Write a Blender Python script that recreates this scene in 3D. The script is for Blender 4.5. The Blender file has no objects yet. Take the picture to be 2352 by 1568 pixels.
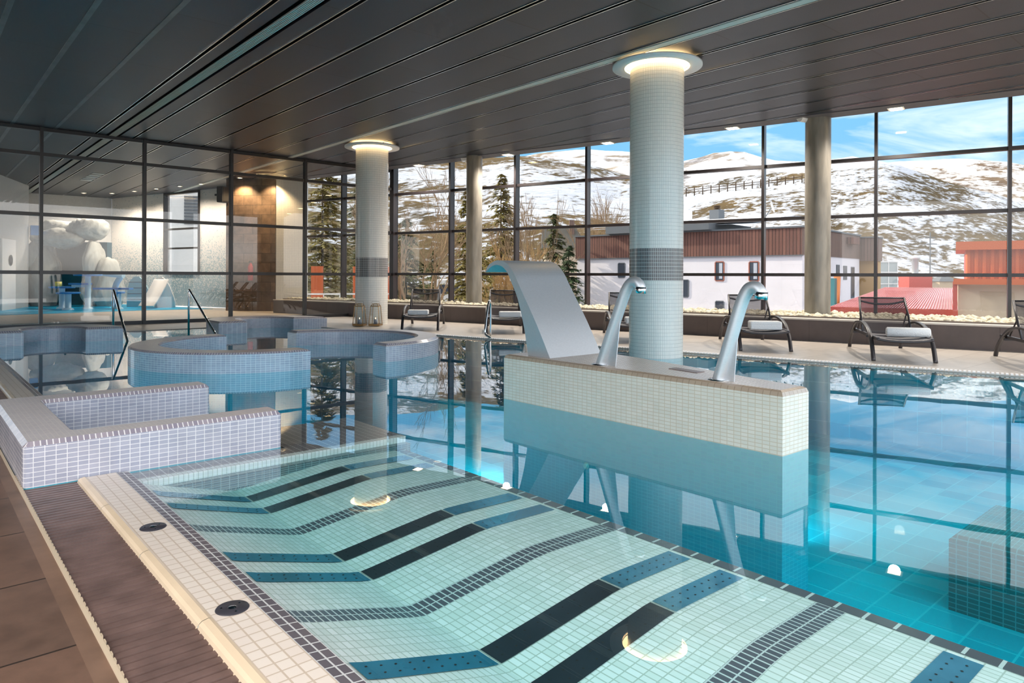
import bpy, bmesh, math, random
from mathutils import Vector, Matrix, noise
random.seed(7)
SC = bpy.context.scene
COL = SC.collection
PI = math.pi
R = math.radians

# ------------------------------------------------------------------ camera, sky, sun, exposure
HEAD = R(41.2)                      # the camera looks 41.2 degrees to the right of +Y (the pool's long edge runs along Y)
FW = Vector((math.sin(HEAD), math.cos(HEAD), 0)); RT = Vector((math.cos(HEAD), -math.sin(HEAD), 0))
cam = bpy.data.cameras.new('camera'); camo = bpy.data.objects.new('camera', cam); COL.objects.link(camo)
camo.matrix_world = Matrix.Translation((0, 0, 1.1)) @ Matrix.Rotation(-HEAD, 4, 'Z') @ Matrix.Rotation(PI/2, 4, 'X') @ Matrix.Rotation(R(0.25), 4, 'Z')
cam.sensor_width = 36; cam.lens = 36*1590/2352; cam.shift_y = -0.0631; cam.clip_end = 3000; cam.clip_start = .02
SC.camera = camo
vs = SC.view_settings
vs.view_transform = 'Standard'; vs.look = 'None'; vs.gamma = 1; vs.use_curve_mapping = False
vs.exposure = 0.82
cy = SC.cycles
cy.max_bounces = 10; cy.transparent_max_bounces = 24; cy.diffuse_bounces = 4; cy.glossy_bounces = 4
cy.caustics_reflective = False; cy.caustics_refractive = False; cy.sample_clamp_indirect = 6

def ramp(nt, stops, src, interp='LINEAR'):
    n = nt.nodes.new('ShaderNodeValToRGB'); n.color_ramp.interpolation = interp
    e = n.color_ramp.elements
    while len(e) < len(stops): e.new(.5)
    for el, (p, c) in zip(e, stops):
        el.position = p; el.color = (c[0], c[1], c[2], 1) if len(c) == 3 else c
    nt.links.new(src, n.inputs['Fac']); return n

W = bpy.data.worlds.new('sky'); SC.world = W; W.use_nodes = True
nt = W.node_tree; nt.nodes.clear()
tc = nt.nodes.new('ShaderNodeTexCoord'); sep = nt.nodes.new('ShaderNodeSeparateXYZ')
nt.links.new(tc.outputs['Generated'], sep.inputs[0])
mr = nt.nodes.new('ShaderNodeMapRange'); mr.inputs['From Min'].default_value = -1; mr.inputs['From Max'].default_value = 1
nt.links.new(sep.outputs['Z'], mr.inputs['Value'])
base = ramp(nt, [(0, (.21, .20, .20)), (.49, (.34, .32, .31)), (.51, (.92, .84, .76)), (.55, (.74, .78, .82)), (.577, (.20, .46, .70)), (.612, (.18, .45, .74)), (.648, (.85, .90, .97)), (.72, (1.2, 1.17, 1.12)), (1, (1.05, 1.0, .95))], mr.outputs[0])
mp = nt.nodes.new('ShaderNodeMapping'); mp.inputs['Scale'].default_value = (2.2, 2.2, 9)
nt.links.new(tc.outputs['Generated'], mp.inputs['Vector'])
nz = nt.nodes.new('ShaderNodeTexNoise'); nz.inputs['Scale'].default_value = 1.6; nz.inputs['Detail'].default_value = 7; nz.inputs['Roughness'].default_value = .58; nz.inputs['Distortion'].default_value = .6
nt.links.new(mp.outputs[0], nz.inputs['Vector'])
cl = ramp(nt, [(.50, (0, 0, 0)), (.80, (1, 1, 1))], nz.outputs['Fac'])
mx = nt.nodes.new('ShaderNodeMixRGB'); mx.inputs['Color2'].default_value = (1.15, 1.1, 1.08, 1)
up = nt.nodes.new('ShaderNodeMath'); up.operation = 'GREATER_THAN'; up.inputs[1].default_value = 0
nt.links.new(sep.outputs['Z'], up.inputs[0])
ml = nt.nodes.new('ShaderNodeMath'); ml.operation = 'MULTIPLY'
nt.links.new(cl.outputs[0], ml.inputs[0]); nt.links.new(up.outputs[0], ml.inputs[1])
nt.links.new(ml.outputs[0], mx.inputs['Fac']); nt.links.new(base.outputs[0], mx.inputs['Color1'])
bg = nt.nodes.new('ShaderNodeBackground'); bg.inputs['Strength'].default_value = 2.2
nt.links.new(mx.outputs[0], bg.inputs['Color'])
wo = nt.nodes.new('ShaderNodeOutputWorld'); nt.links.new(bg.outputs[0], wo.inputs[0])

sd = bpy.data.lights.new('sun', 'SUN'); sd.energy = 7.0; sd.angle = R(.6); sd.color = (1, .84, .64)
so = bpy.data.objects.new('sun', sd); COL.objects.link(so)
_h, _e = R(-62), R(27)
_to = (FW*math.cos(_h) + RT*math.sin(_h))*math.cos(_e) + Vector((0, 0, math.sin(_e)))
so.rotation_euler = _to.to_track_quat('Z', 'Y').to_euler()

# ------------------------------------------------------------------ helpers
def lin(c):
    return tuple((v/255/12.92 if v/255 <= .04045 else ((v/255+.055)/1.055)**2.4) for v in c)

MATS = {}
def newmat(name):
    m = bpy.data.materials.new(name); m.use_nodes = True; MATS[name] = m
    return m, m.node_tree, m.node_tree.nodes['Principled BSDF']

def plain(name, col, rough=.5, metal=0, noise_amt=0, scale=8, bump=0, emit=None, stretch=None, spec=None):
    m, nt, b = newmat(name)
    b.inputs['Base Color'].default_value = (*col, 1); b.inputs['Roughness'].default_value = rough; b.inputs['Metallic'].default_value = metal
    if spec is not None: b.inputs['Specular IOR Level'].default_value = spec
    if emit:
        b.inputs['Emission Color'].default_value = (*emit[0], 1); b.inputs['Emission Strength'].default_value = emit[1]
    if noise_amt or bump:
        t = nt.nodes.new('ShaderNodeTexCoord'); mp = nt.nodes.new('ShaderNodeMapping')
        mp.inputs['Scale'].default_value = stretch or (1, 1, 1)
        nt.links.new(t.outputs['Object'], mp.inputs['Vector'])
        n = nt.nodes.new('ShaderNodeTexNoise'); n.inputs['Scale'].default_value = scale; n.inputs['Detail'].default_value = 6
        nt.links.new(mp.outputs[0], n.inputs['Vector'])
        if noise_amt:
            lo = tuple(v*(1-noise_amt) for v in col); hi = tuple(min(1, v*(1+noise_amt)) for v in col)
            r = ramp(nt, [(.3, lo), (.7, hi)], n.outputs['Fac']); nt.links.new(r.outputs[0], b.inputs['Base Color'])
        if bump:
            bp = nt.nodes.new('ShaderNodeBump'); bp.inputs['Strength'].default_value = bump; bp.inputs['Distance'].default_value = .02
            nt.links.new(n.outputs['Fac'], bp.inputs['Height']); nt.links.new(bp.outputs[0], b.inputs['Normal'])
    return m

def tile(name, c1, grout, w, h, mortar=.003, c2=None, rough=.25, offset=0, bump=.25, freq=2, blot=0, blotscale=3, spec=.5):
    """flat tiles w x h metres laid on the UV map (UVs are in metres)"""
    m, nt, b = newmat(name)
    b.inputs['Roughness'].default_value = rough; b.inputs['Specular IOR Level'].default_value = spec
    t = nt.nodes.new('ShaderNodeTexCoord')
    br = nt.nodes.new('ShaderNodeTexBrick'); br.offset = offset; br.offset_frequency = freq; br.squash = 1
    for k, v in (('Scale', 1), ('Mortar Size', mortar), ('Mortar Smooth', .1), ('Bias', 0), ('Brick Width', w), ('Row Height', h)):
        br.inputs[k].default_value = v
    c2 = c2 or tuple(v*.93 for v in c1)
    br.inputs['Color1'].default_value = (*c1, 1); br.inputs['Color2'].default_value = (*c2, 1); br.inputs['Mortar'].default_value = (*grout, 1)
    nt.links.new(t.outputs['UV'], br.inputs['Vector'])
    src = br.outputs['Color']
    if blot:
        n = nt.nodes.new('ShaderNodeTexNoise'); n.inputs['Scale'].default_value = blotscale; n.inputs['Detail'].default_value = 8; n.inputs['Roughness'].default_value = .65
        nt.links.new(t.outputs['Object'], n.inputs['Vector'])
        r = ramp(nt, [(.3, (1-blot,)*3), (.7, (1+blot,)*3)], n.outputs['Fac'])
        x = nt.nodes.new('ShaderNodeMixRGB'); x.blend_type = 'MULTIPLY'; x.inputs['Fac'].default_value = 1
        nt.links.new(src, x.inputs['Color1']); nt.links.new(r.outputs[0], x.inputs['Color2']); src = x.outputs[0]
    nt.links.new(src, b.inputs['Base Color'])
    if bump:
        bp = nt.nodes.new('ShaderNodeBump'); bp.inputs['Strength'].default_value = bump; bp.inputs['Distance'].default_value = .002; bp.invert = True
        nt.links.new(br.outputs['Fac'], bp.inputs['Height']); nt.links.new(bp.outputs[0], b.inputs['Normal'])
    return m

def schlick(nt, f0, gain, normal=None):
    lw = nt.nodes.new('ShaderNodeLayerWeight'); lw.inputs['Blend'].default_value = .5
    if normal is not None: nt.links.new(normal, lw.inputs['Normal'])
    pw = nt.nodes.new('ShaderNodeMath'); pw.operation = 'POWER'; pw.inputs[1].default_value = 5
    nt.links.new(lw.outputs['Facing'], pw.inputs[0])
    ma = nt.nodes.new('ShaderNodeMath'); ma.operation = 'MULTIPLY_ADD'; ma.use_clamp = True
    ma.inputs[1].default_value = gain*(1-f0); ma.inputs[2].default_value = gain*f0
    nt.links.new(pw.outputs[0], ma.inputs[0]); return ma.outputs[0]
def glass(name, tint=(.93, .96, .96), ior=1.5, gain=1.0, rough=0):
    m, nt, b = newmat(name); nt.nodes.remove(b)
    o = nt.nodes['Material Output']
    tr = nt.nodes.new('ShaderNodeBsdfTransparent'); tr.inputs[0].default_value = (*tint, 1)
    gl = nt.nodes.new('ShaderNodeBsdfGlossy'); gl.inputs['Roughness'].default_value = rough; gl.inputs['Color'].default_value = (1, 1, 1, 1)
    fac = schlick(nt, ((ior-1)/(ior+1))**2, gain)
    mi = nt.nodes.new('ShaderNodeMixShader')
    nt.links.new(fac, mi.inputs[0]); nt.links.new(tr.outputs[0], mi.inputs[1]); nt.links.new(gl.outputs[0], mi.inputs[2])
    nt.links.new(mi.outputs[0], o.inputs['Surface'])
    return m

class MB:
    def __init__(s): s.v = []; s.f = []; s.m = []; s.uv = []; s.sm = []
    def face(s, pts, mi=0, uv=None, smooth=False):
        i = len(s.v); s.v += [tuple(p) for p in pts]; s.f.append(tuple(range(i, i+len(pts)))); s.m.append(mi); s.uv.append(uv); s.sm.append(smooth)
    def box(s, x0, x1, y0, y1, z0, z1, mi=0, M=None):
        p = [(x0, y0, z0), (x1, y0, z0), (x1, y1, z0), (x0, y1, z0), (x0, y0, z1), (x1, y0, z1), (x1, y1, z1), (x0, y1, z1)]
        if M is not None: p = [tuple(M @ Vector(q)) for q in p]
        i = len(s.v); s.v += p
        for f in ((0, 3, 2, 1), (4, 5, 6, 7), (0, 1, 5, 4), (1, 2, 6, 5), (2, 3, 7, 6), (3, 0, 4, 7)):
            s.f.append(tuple(i+k for k in f)); s.m.append(mi); s.uv.append(None); s.sm.append(False)
        return s
    def prism(s, poly, z0, z1, mi=0, bottom=True, top=True):
        a = sum(poly[i][0]*poly[(i+1) % len(poly)][1]-poly[(i+1) % len(poly)][0]*poly[i][1] for i in range(len(poly)))
        if a < 0: poly = poly[::-1]
        n = len(poly); i = len(s.v)
        s.v += [(p[0], p[1], z0) for p in poly]+[(p[0], p[1], z1) for p in poly]
        fs = [(i+k, i+(k+1) % n, i+n+(k+1) % n, i+n+k) for k in range(n)]
        if top: fs.append(tuple(i+n+k for k in range(n)))
        if bottom: fs.append(tuple(i+k for k in range(n-1, -1, -1)))
        for f in fs: s.f.append(f); s.m.append(mi); s.uv.append(None); s.sm.append(False)
        return s
    def tube(s, path, r, seg=8, mi=0, cap=True, smooth=True):
        path = [Vector(p) for p in path]; n = len(path)
        rs = r if isinstance(r, (list, tuple)) else [r]*n
        rings = []; prev = None
        for k in range(n):
            d = (path[min(k+1, n-1)]-path[max(k-1, 0)]).normalized()
            if prev is None:
                a = d.cross(Vector((0, 0, 1)))
                if a.length < 1e-3: a = d.cross(Vector((1, 0, 0)))
            else:
                a = prev-d*prev.dot(d)
            a.normalize(); prev = a; b = d.cross(a)
            i = len(s.v); rings.append(i)
            s.v += [tuple(path[k]+(a*math.cos(2*PI*j/seg)+b*math.sin(2*PI*j/seg))*rs[k]) for j in range(seg)]
        for k in range(n-1):
            for j in range(seg):
                s.f.append((rings[k]+j, rings[k+1]+j, rings[k+1]+(j+1) % seg, rings[k]+(j+1) % seg)[::-1]); s.m.append(mi); s.uv.append(None); s.sm.append(smooth)
        if cap:
            for rr, fl in ((rings[0], 0), (rings[-1], 1)):
                f = tuple(rr+j for j in range(seg)); s.f.append(f if fl else f[::-1]); s.m.append(mi); s.uv.append(None); s.sm.append(False)
        return s
    def band(s, path, w, t, axis=Vector((1, 0, 0)), mi=0):
        """flat bar of width w along axis and thickness t following path"""
        path = [Vector(p) for p in path]; n = len(path); rings = []
        for k in range(n):
            d = (path[min(k+1, n-1)]-path[max(k-1, 0)]).normalized(); nn = d.cross(axis).normalized()
            i = len(s.v); rings.append(i)
            s.v += [tuple(path[k]+axis*sx*w/2+nn*sn*t/2) for sx, sn in ((-1, -1), (1, -1), (1, 1), (-1, 1))]
        for k in range(n-1):
            for j in range(4):
                s.f.append((rings[k]+j, rings[k]+(j+1) % 4, rings[k+1]+(j+1) % 4, rings[k+1]+j)); s.m.append(mi); s.uv.append(None); s.sm.append(j % 2 == 0)
        for rr, fl in ((rings[0], 0), (rings[-1], 1)):
            f = tuple(rr+j for j in range(4)); s.f.append(f if fl else f[::-1]); s.m.append(mi); s.uv.append(None); s.sm.append(False)
        return s
    def lathe(s, prof, cx, cy, seg=48, mi=None, uvr=None, close=False, smooth=True):
        rings = []
        for (r, z) in prof:
            i = len(s.v); rings.append(i)
            s.v += [(cx+r*math.cos(2*PI*j/seg), cy+r*math.sin(2*PI*j/seg), z) for j in range(seg)]
        for k in range(len(prof)-1):
            for j in range(seg):
                j2 = (j+1) % seg
                s.f.append((rings[k]+j, rings[k]+j2, rings[k+1]+j2, rings[k+1]+j)); s.m.append(mi[k] if mi else 0); s.sm.append(smooth)
                if uvr:
                    u0, u1 = 2*PI*j/seg*uvr, 2*PI*(j+1)/seg*uvr
                    s.uv.append([(u0, prof[k][1]), (u1, prof[k][1]), (u1, prof[k+1][1]), (u0, prof[k+1][1])])
                else: s.uv.append(None)
        return s
    def ball(s, c, r, sub=2, mi=0, fn=None):
        bm = bmesh.new(); bmesh.ops.create_icosphere(bm, subdivisions=sub, radius=1)
        i = len(s.v); bm.verts.ensure_lookup_table()
        for v in bm.verts:
            p = Vector((v.co.x*r[0]+c[0], v.co.y*r[1]+c[1], v.co.z*r[2]+c[2]))
            if fn: p = fn(p, v.co)
            s.v.append(tuple(p))
        for f in bm.faces:
            s.f.append(tuple(i+v.index for v in f.verts)); s.m.append(mi); s.uv.append(None); s.sm.append(True)
        bm.free(); return s
    def build(s, name, mats, parent=None, top=None, bevel=0, bseg=1, sel=None, arc=None, world=True, autosmooth=False, origin=None):
        me = bpy.data.meshes.new(name); me.from_pydata(s.v, [], s.f)
        mats = mats if isinstance(mats, (list, tuple)) else [mats]
        for m in mats: me.materials.append(m)
        me.polygons.foreach_set('material_index', s.m); me.polygons.foreach_set('use_smooth', s.sm)
        uvl = me.uv_layers.new(name='UVMap')
        has = any(u is not None for u in s.uv)
        if bevel:
            bm = bmesh.new(); bm.from_mesh(me); bmesh.ops.remove_doubles(bm, verts=bm.verts, dist=1e-5)
            es = [e for e in bm.edges if (sel(e) if sel else True) and len(e.link_faces) == 2 and e.calc_face_angle(0) > .35]
            bmesh.ops.bevel(bm, geom=es, offset=bevel, segments=bseg, profile=.5, affect='EDGES', clamp_overlap=True)
            bmesh.ops.recalc_face_normals(bm, faces=bm.faces)
            bm.to_mesh(me); bm.free(); uvl = me.uv_layers[0]
        me.update()
        for pi, p in enumerate(me.polygons):
            u = s.uv[pi] if (has and not bevel) else None
            n = p.normal
            if top is not None and n.z > .3 and p.center.z > .1: p.material_index = top[0] if n.z > .93 else top[1]
            for k, li in enumerate(p.loop_indices):
                if u is not None: uvl.data[li].uv = u[k]; continue
                co = me.vertices[me.loops[li].vertex_index].co
                if arc:
                    cx, cy_, rr, a0 = arc; pc = p.center
                    ac = (math.atan2(pc.y-cy_, pc.x-cx)-a0) % (2*PI); av = (math.atan2(co.y-cy_, co.x-cx)-a0) % (2*PI)
                    if av-ac > PI: av -= 2*PI
                    if ac-av > PI: av += 2*PI
                    rad = math.hypot(co.x-cx, co.y-cy_)
                    if abs(n.z) > .8: uvl.data[li].uv = (av*rr, rad)
                    else:
                        rn = Vector((pc.x-cx, pc.y-cy_, 0)).normalized()
                        uvl.data[li].uv = (av*rr, co.z) if abs(n.dot(rn)) > .35 else (rad, co.z)
                elif abs(n.z) > .85: uvl.data[li].uv = (co.x, co.y)
                else:
                    t = Vector((-n.y, n.x, 0)); t.normalize()
                    uvl.data[li].uv = (co.x*t.x+co.y*t.y, co.z)
        o = bpy.data.objects.new(name, me); COL.objects.link(o)
        if parent is not None:
            o.parent = parent
            if world: me.transform(Matrix.Translation(-parent.location))
        else:
            if origin is None:
                xs = [v.co for v in me.vertices]
                origin = Vector(((min(v.x for v in xs)+max(v.x for v in xs))/2, (min(v.y for v in xs)+max(v.y for v in xs))/2, min(v.z for v in xs)))
            origin = Vector(origin); me.transform(Matrix.Translation(-origin)); o.location = origin
        return o

def tag(o, label=None, cat=None, group=None, kind=None):
    if label: o['label'] = label
    if cat: o['category'] = cat
    if group: o['group'] = group
    if kind: o['kind'] = kind
    return o
def empty(name, loc, rz=0, label=None, cat=None, group=None, kind=None):
    o = bpy.data.objects.new(name, None); COL.objects.link(o); o.location = loc; o.rotation_euler = (0, 0, rz); o.empty_display_size = .1
    return tag(o, label, cat, group, kind)
def struct(o, label, cat='structure'): return tag(o, label, cat, None, 'structure')
def copy_tree(o, parent=None):
    c = o.copy(); COL.objects.link(c)
    if parent is not None: c.parent = parent
    for ch in list(o.children): copy_tree(ch, c)
    return c
def arcpts(cx, cy, r, a0, a1, n):
    return [(cx+r*math.cos(R(a0+(a1-a0)*k/n)), cy+r*math.sin(R(a0+(a1-a0)*k/n))) for k in range(n+1)]
def spline(pts, n=8):
    P = [Vector(p) for p in pts]; out = []
    for i in range(len(P)-1):
        p0, p1, p2, p3 = P[max(i-1, 0)], P[i], P[i+1], P[min(i+2, len(P)-1)]
        for k in range(n):
            t = k/n
            out.append(.5*((2*p1)+(p2-p0)*t+(2*p0-5*p1+4*p2-p3)*t*t+(3*p1-p0-3*p2+p3)*t**3))
    out.append(P[-1]); return out
def clip_poly(poly, a, b, c):
    """keep a*x+b*y+c >= 0"""
    out = []
    for i in range(len(poly)):
        p, q = poly[i], poly[(i+1) % len(poly)]
        dp, dq = a*p[0]+b*p[1]+c, a*q[0]+b*q[1]+c
        if dp >= 0: out.append(p)
        if dp*dq < 0:
            t = dp/(dp-dq); out.append((p[0]+(q[0]-p[0])*t, p[1]+(q[1]-p[1])*t))
    return out

# ------------------------------------------------------------------ materials
M_board = tile('ceiling board', lin((35, 36, 46)), lin((12, 12, 14)), 2.4, .72, .010, c2=lin((45, 46, 57)), rough=.42, offset=.43, bump=.1, blot=.35, blotscale=70)
M_black = plain('black recess', (.006, .006, .007), .7)
M_alu = plain('brushed aluminium rail', (.62, .64, .66), .22, 1)
M_darkrail = plain('dull aluminium rail', (.13, .15, .16), .4, .8, noise_amt=.2, scale=3)
M_band = plain('grey perimeter board', lin((92, 90, 96)), .6, noise_amt=.1, scale=30)
M_white = plain('white paint', lin((232, 230, 230)), .6)
M_pale = plain('pale diffuser', lin((200, 202, 196)), .5)
M_frame = plain('dark brown window aluminium', lin((32, 27, 28)), .35, spec=.6)
M_glass = glass('lightly tinted window glass', (.61, .625, .63), 1.5, .8)
M_pglass = glass('clear partition glass', (.97, .98, .98), 1.5, .8)
M_lglass = glass('lantern glass', (.985, .99, .985), 1.5, .6)
M_coltile = tile('white column mosaic', lin((240, 236, 228)), lin((192, 190, 184)), .025, .05, .0022, c2=lin((234, 231, 224)), rough=.22)
M_colband = tile('grey column mosaic', lin((104, 98, 98)), lin((215, 215, 210)), .025, .05, .0026, c2=lin((96, 92, 94)), rough=.22)
M_concrete = plain('polished grey concrete', lin((128, 122, 112)), .32, noise_amt=.28, scale=3, stretch=(3, 3, .6), bump=.05)
M_warm = plain('warm cove light', (1, .8, .5), .5, emit=((1.0, .72, .36), 9))
M_spot = plain('warm downlight glow', (1, .8, .5), .5, emit=((1.0, .74, .40), 14))
M_rim = plain('light stone rim', lin((205, 196, 186)), .5, noise_amt=.06, scale=12)
M_plant = tile('brown planter tile', lin((98, 86, 82)), lin((74, 64, 62)), .9, .6, .004, c2=lin((92, 80, 77)), rough=.5, blot=.12)
M_floor = tile('beige deck tile', lin((196, 186, 176)), lin((150, 138, 128)), .9, .45, .004, c2=lin((188, 178, 168)), rough=.38, offset=.5, blot=.08, blotscale=5)
M_brown = tile('brown wet deck tile', lin((112, 86, 72)), lin((52, 42, 36)), .6, .6, .005, c2=lin((102, 80, 68)), rough=.42, blot=.25, blotscale=7)
M_grate = plain('dark plastic grate', lin((112, 90, 84)), .35, noise_amt=.25, scale=9)
M_trimw = plain('cream trim', lin((206, 186, 160)), .45)
M_bull = plain('cream glazed bullnose', lin((228, 204, 174)), .18, noise_amt=.05, scale=5)
M_cope = tile('cream coping mosaic', lin((230, 218, 206)), lin((200, 182, 164)), .046, .05, .003, c2=lin((226, 212, 200)), rough=.3)
M_greyt = tile('grey stripe mosaic', lin((104, 98, 104)), lin((205, 205, 205)), .032, .0524, .003, c2=lin((96, 91, 98)), rough=.25)
M_bench = tile('white bench mosaic', lin((238, 242, 242)), lin((186, 196, 188)), .026, .0524, .0024, c2=lin((220, 228, 224)), rough=.3)
M_stripe = tile('grey bench stripe mosaic', lin((98, 98, 108)), lin((205, 212, 212)), .026, .0524, .003, c2=lin((90, 92, 102)), rough=.3)
M_darkt = tile('brown step mosaic', lin((92, 82, 86)), lin((188, 184, 184)), .05, .03, .003, c2=lin((84, 76, 80)), rough=.3)
M_jac = tile('lavender grey whirlpool tile', lin((174, 172, 184)), lin((222, 218, 218)), .05, .025, .0020, c2=lin((160, 160, 174)), rough=.22, blot=.1, blotscale=4)
M_mass = tile('cream massage wall mosaic', lin((222, 216, 204)), lin((202, 188, 166)), .05, .025, .0024, c2=lin((214, 210, 198)), rough=.2, blot=.04)
M_jactop = tile('pale whirlpool rim mosaic', lin((216, 208, 208)), lin((226, 218, 214)), .025, .025, .002, c2=lin((206, 198, 200)), rough=.3, blot=.06)
M_masstop = tile('pale massage wall top mosaic', lin((234, 224, 214)), lin((168, 150, 134)), .05, .025, .003, c2=lin((226, 216, 206)), rough=.25)
M_teal = tile('mosaic with water tint', lin((46, 172, 190)), lin((78, 190, 202)), .05, .025, .002, c2=lin((42, 164, 184)), rough=.35, bump=0)  # the water's tint is put into the tile colour below the waterline
M_jacch = tile('taupe rim mosaic', lin((164, 152, 158)), lin((226, 220, 218)), .028, .2, .003, c2=lin((140, 132, 144)), rough=.22)
M_massch = tile('tan edge mosaic', lin((176, 158, 138)), lin((150, 132, 114)), .05, .2, .003, c2=lin((168, 150, 132)), rough=.22)
M_basin = tile('aqua pool tile', lin((96, 214, 230)), lin((120, 222, 234)), .25, .25, .006, c2=lin((54, 178, 200)), rough=.4, bump=0)
M_steel = plain('brushed stainless steel', (.70, .715, .74), .48, .8, noise_amt=.06, scale=40, stretch=(1, 1, 14))
M_chrome = plain('polished steel', (.75, .76, .77), .1, 1)
M_plate = plain('dark reflection jet plate', (.05, .065, .085), .3, .5, noise_amt=.2, scale=4)  # jet plates are one steel; their differing reflections are painted as three colours
M_bluep = plain('blue reflection jet plate', (.02, .22, .36), .25, .55, noise_amt=.25, scale=4)
M_skyp = plain('light blue reflection jet plate', (.10, .34, .52), .25, .55, noise_amt=.25, scale=4)
M_hole = plain('dark jet hole', (.02, .02, .02), .6)
M_chair = plain('anthracite frame', lin((66, 62, 64)), .38, .3)
def sling():
    m, nt, b = newmat('dark sling mesh'); o = nt.nodes['Material Output']
    b.inputs['Base Color'].default_value = (*lin((58, 52, 56)), 1); b.inputs['Roughness'].default_value = .6
    tr = nt.nodes.new('ShaderNodeBsdfTransparent'); mi = nt.nodes.new('ShaderNodeMixShader'); mi.inputs[0].default_value = .72
    nt.links.new(tr.outputs[0], mi.inputs[1]); nt.links.new(b.outputs[0], mi.inputs[2]); nt.links.new(mi.outputs[0], o.inputs['Surface'])
    return m
M_sling = sling()
M_towel = plain('white terry towel', lin((238, 236, 234)), .95, bump=.5, scale=90)
M_brass = plain('antique brass', lin((176, 140, 92)), .35, .8)
M_candle = plain('blue grey wax', lin((150, 158, 172)), .6)
M_flame = plain('flame', (1, .8, .5), .5, emit=((1, .62, .25), 6))
M_pebble = plain('cream pebble', lin((214, 204, 180)), .7, noise_amt=.3, scale=14)
M_kwall = tile('white wall with grey mosaic', lin((196, 196, 196)), lin((196, 198, 198)), .05, .05, .002, rough=.4, bump=0)
M_cyan = plain('cyan splash pad floor', lin((0, 170, 232)), .3, noise_amt=.45, scale=.8)
M_ice = plain('sculpted ice rock', lin((172, 174, 170)), .75, noise_amt=.14, scale=2.5, bump=.8, stretch=(3, 3, .7))
M_cave = plain('deep teal cave lining', lin((8, 74, 92)), .6)
M_blue = plain('blue play plastic', lin((30, 130, 205)), .3)
M_ltblue = plain('pale blue play plastic', lin((180, 218, 238)), .3)
M_stone = tile('brown slate cladding', lin((122, 98, 80)), lin((60, 52, 46)), .6, .3, .006, c2=lin((88, 74, 64)), rough=.6, offset=.5, blot=.5, blotscale=3)
M_red = plain('red enamel', lin((176, 38, 34)), .4)
M_yel = plain('yellow plastic', lin((235, 225, 110)), .4)
M_snow = plain('snow', lin((238, 242, 250)), .7, noise_amt=.04, scale=3)
M_render = plain('white facade render', lin((232, 228, 236)), .85, noise_amt=.03, scale=1)
M_clad = tile('brown vertical timber cladding', lin((128, 88, 78)), lin((62, 42, 40)), .21, 6, .022, c2=lin((108, 74, 67)), rough=.8, bump=0)
M_clad2 = tile('weathered timber cladding', lin((128, 104, 96)), lin((88, 72, 68)), .21, 6, .018, c2=lin((112, 92, 86)), rough=.8, bump=0)
M_slate = plain('grey roof edge', lin((98, 104, 112)), .6)
M_win = plain('dark window pane', lin((70, 78, 92)), .1)
M_timber = plain('orange brown timber frame', lin((168, 100, 80)), .5)
M_curtain = plain('pale net curtain', lin((190, 196, 210)), .9)
M_roofred = plain('red painted roof metal', lin((190, 82, 74)), .5)
M_orange = tile('orange red corrugated sheet', lin((214, 98, 66)), lin((150, 56, 40)), .22, 9, .03, c2=lin((206, 90, 60)), rough=.5, bump=.5)
M_fascia = plain('red fascia', lin((192, 92, 46)), .8)
M_tan = plain('tan plaster', lin((206, 190, 170)), .85, noise_amt=.06, scale=1)
M_bark = plain('pale bark', lin((150, 124, 96)), .9, noise_amt=.2, scale=6)
M_twig = plain('golden twigs', lin((176, 140, 92)), .9, noise_amt=.2, scale=6)
M_trunk = plain('dark bark', lin((84, 66, 50)), .9)
M_needle = plain('evergreen needles', lin((104, 108, 68)), .85, noise_amt=.35, scale=1.2)
M_needle2 = plain('olive evergreen needles', lin((148, 134, 70)), .85, noise_amt=.35, scale=1.2)
M_green = plain('green shrub leaves', lin((74, 92, 60)), .85, noise_amt=.35, scale=2)
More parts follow.
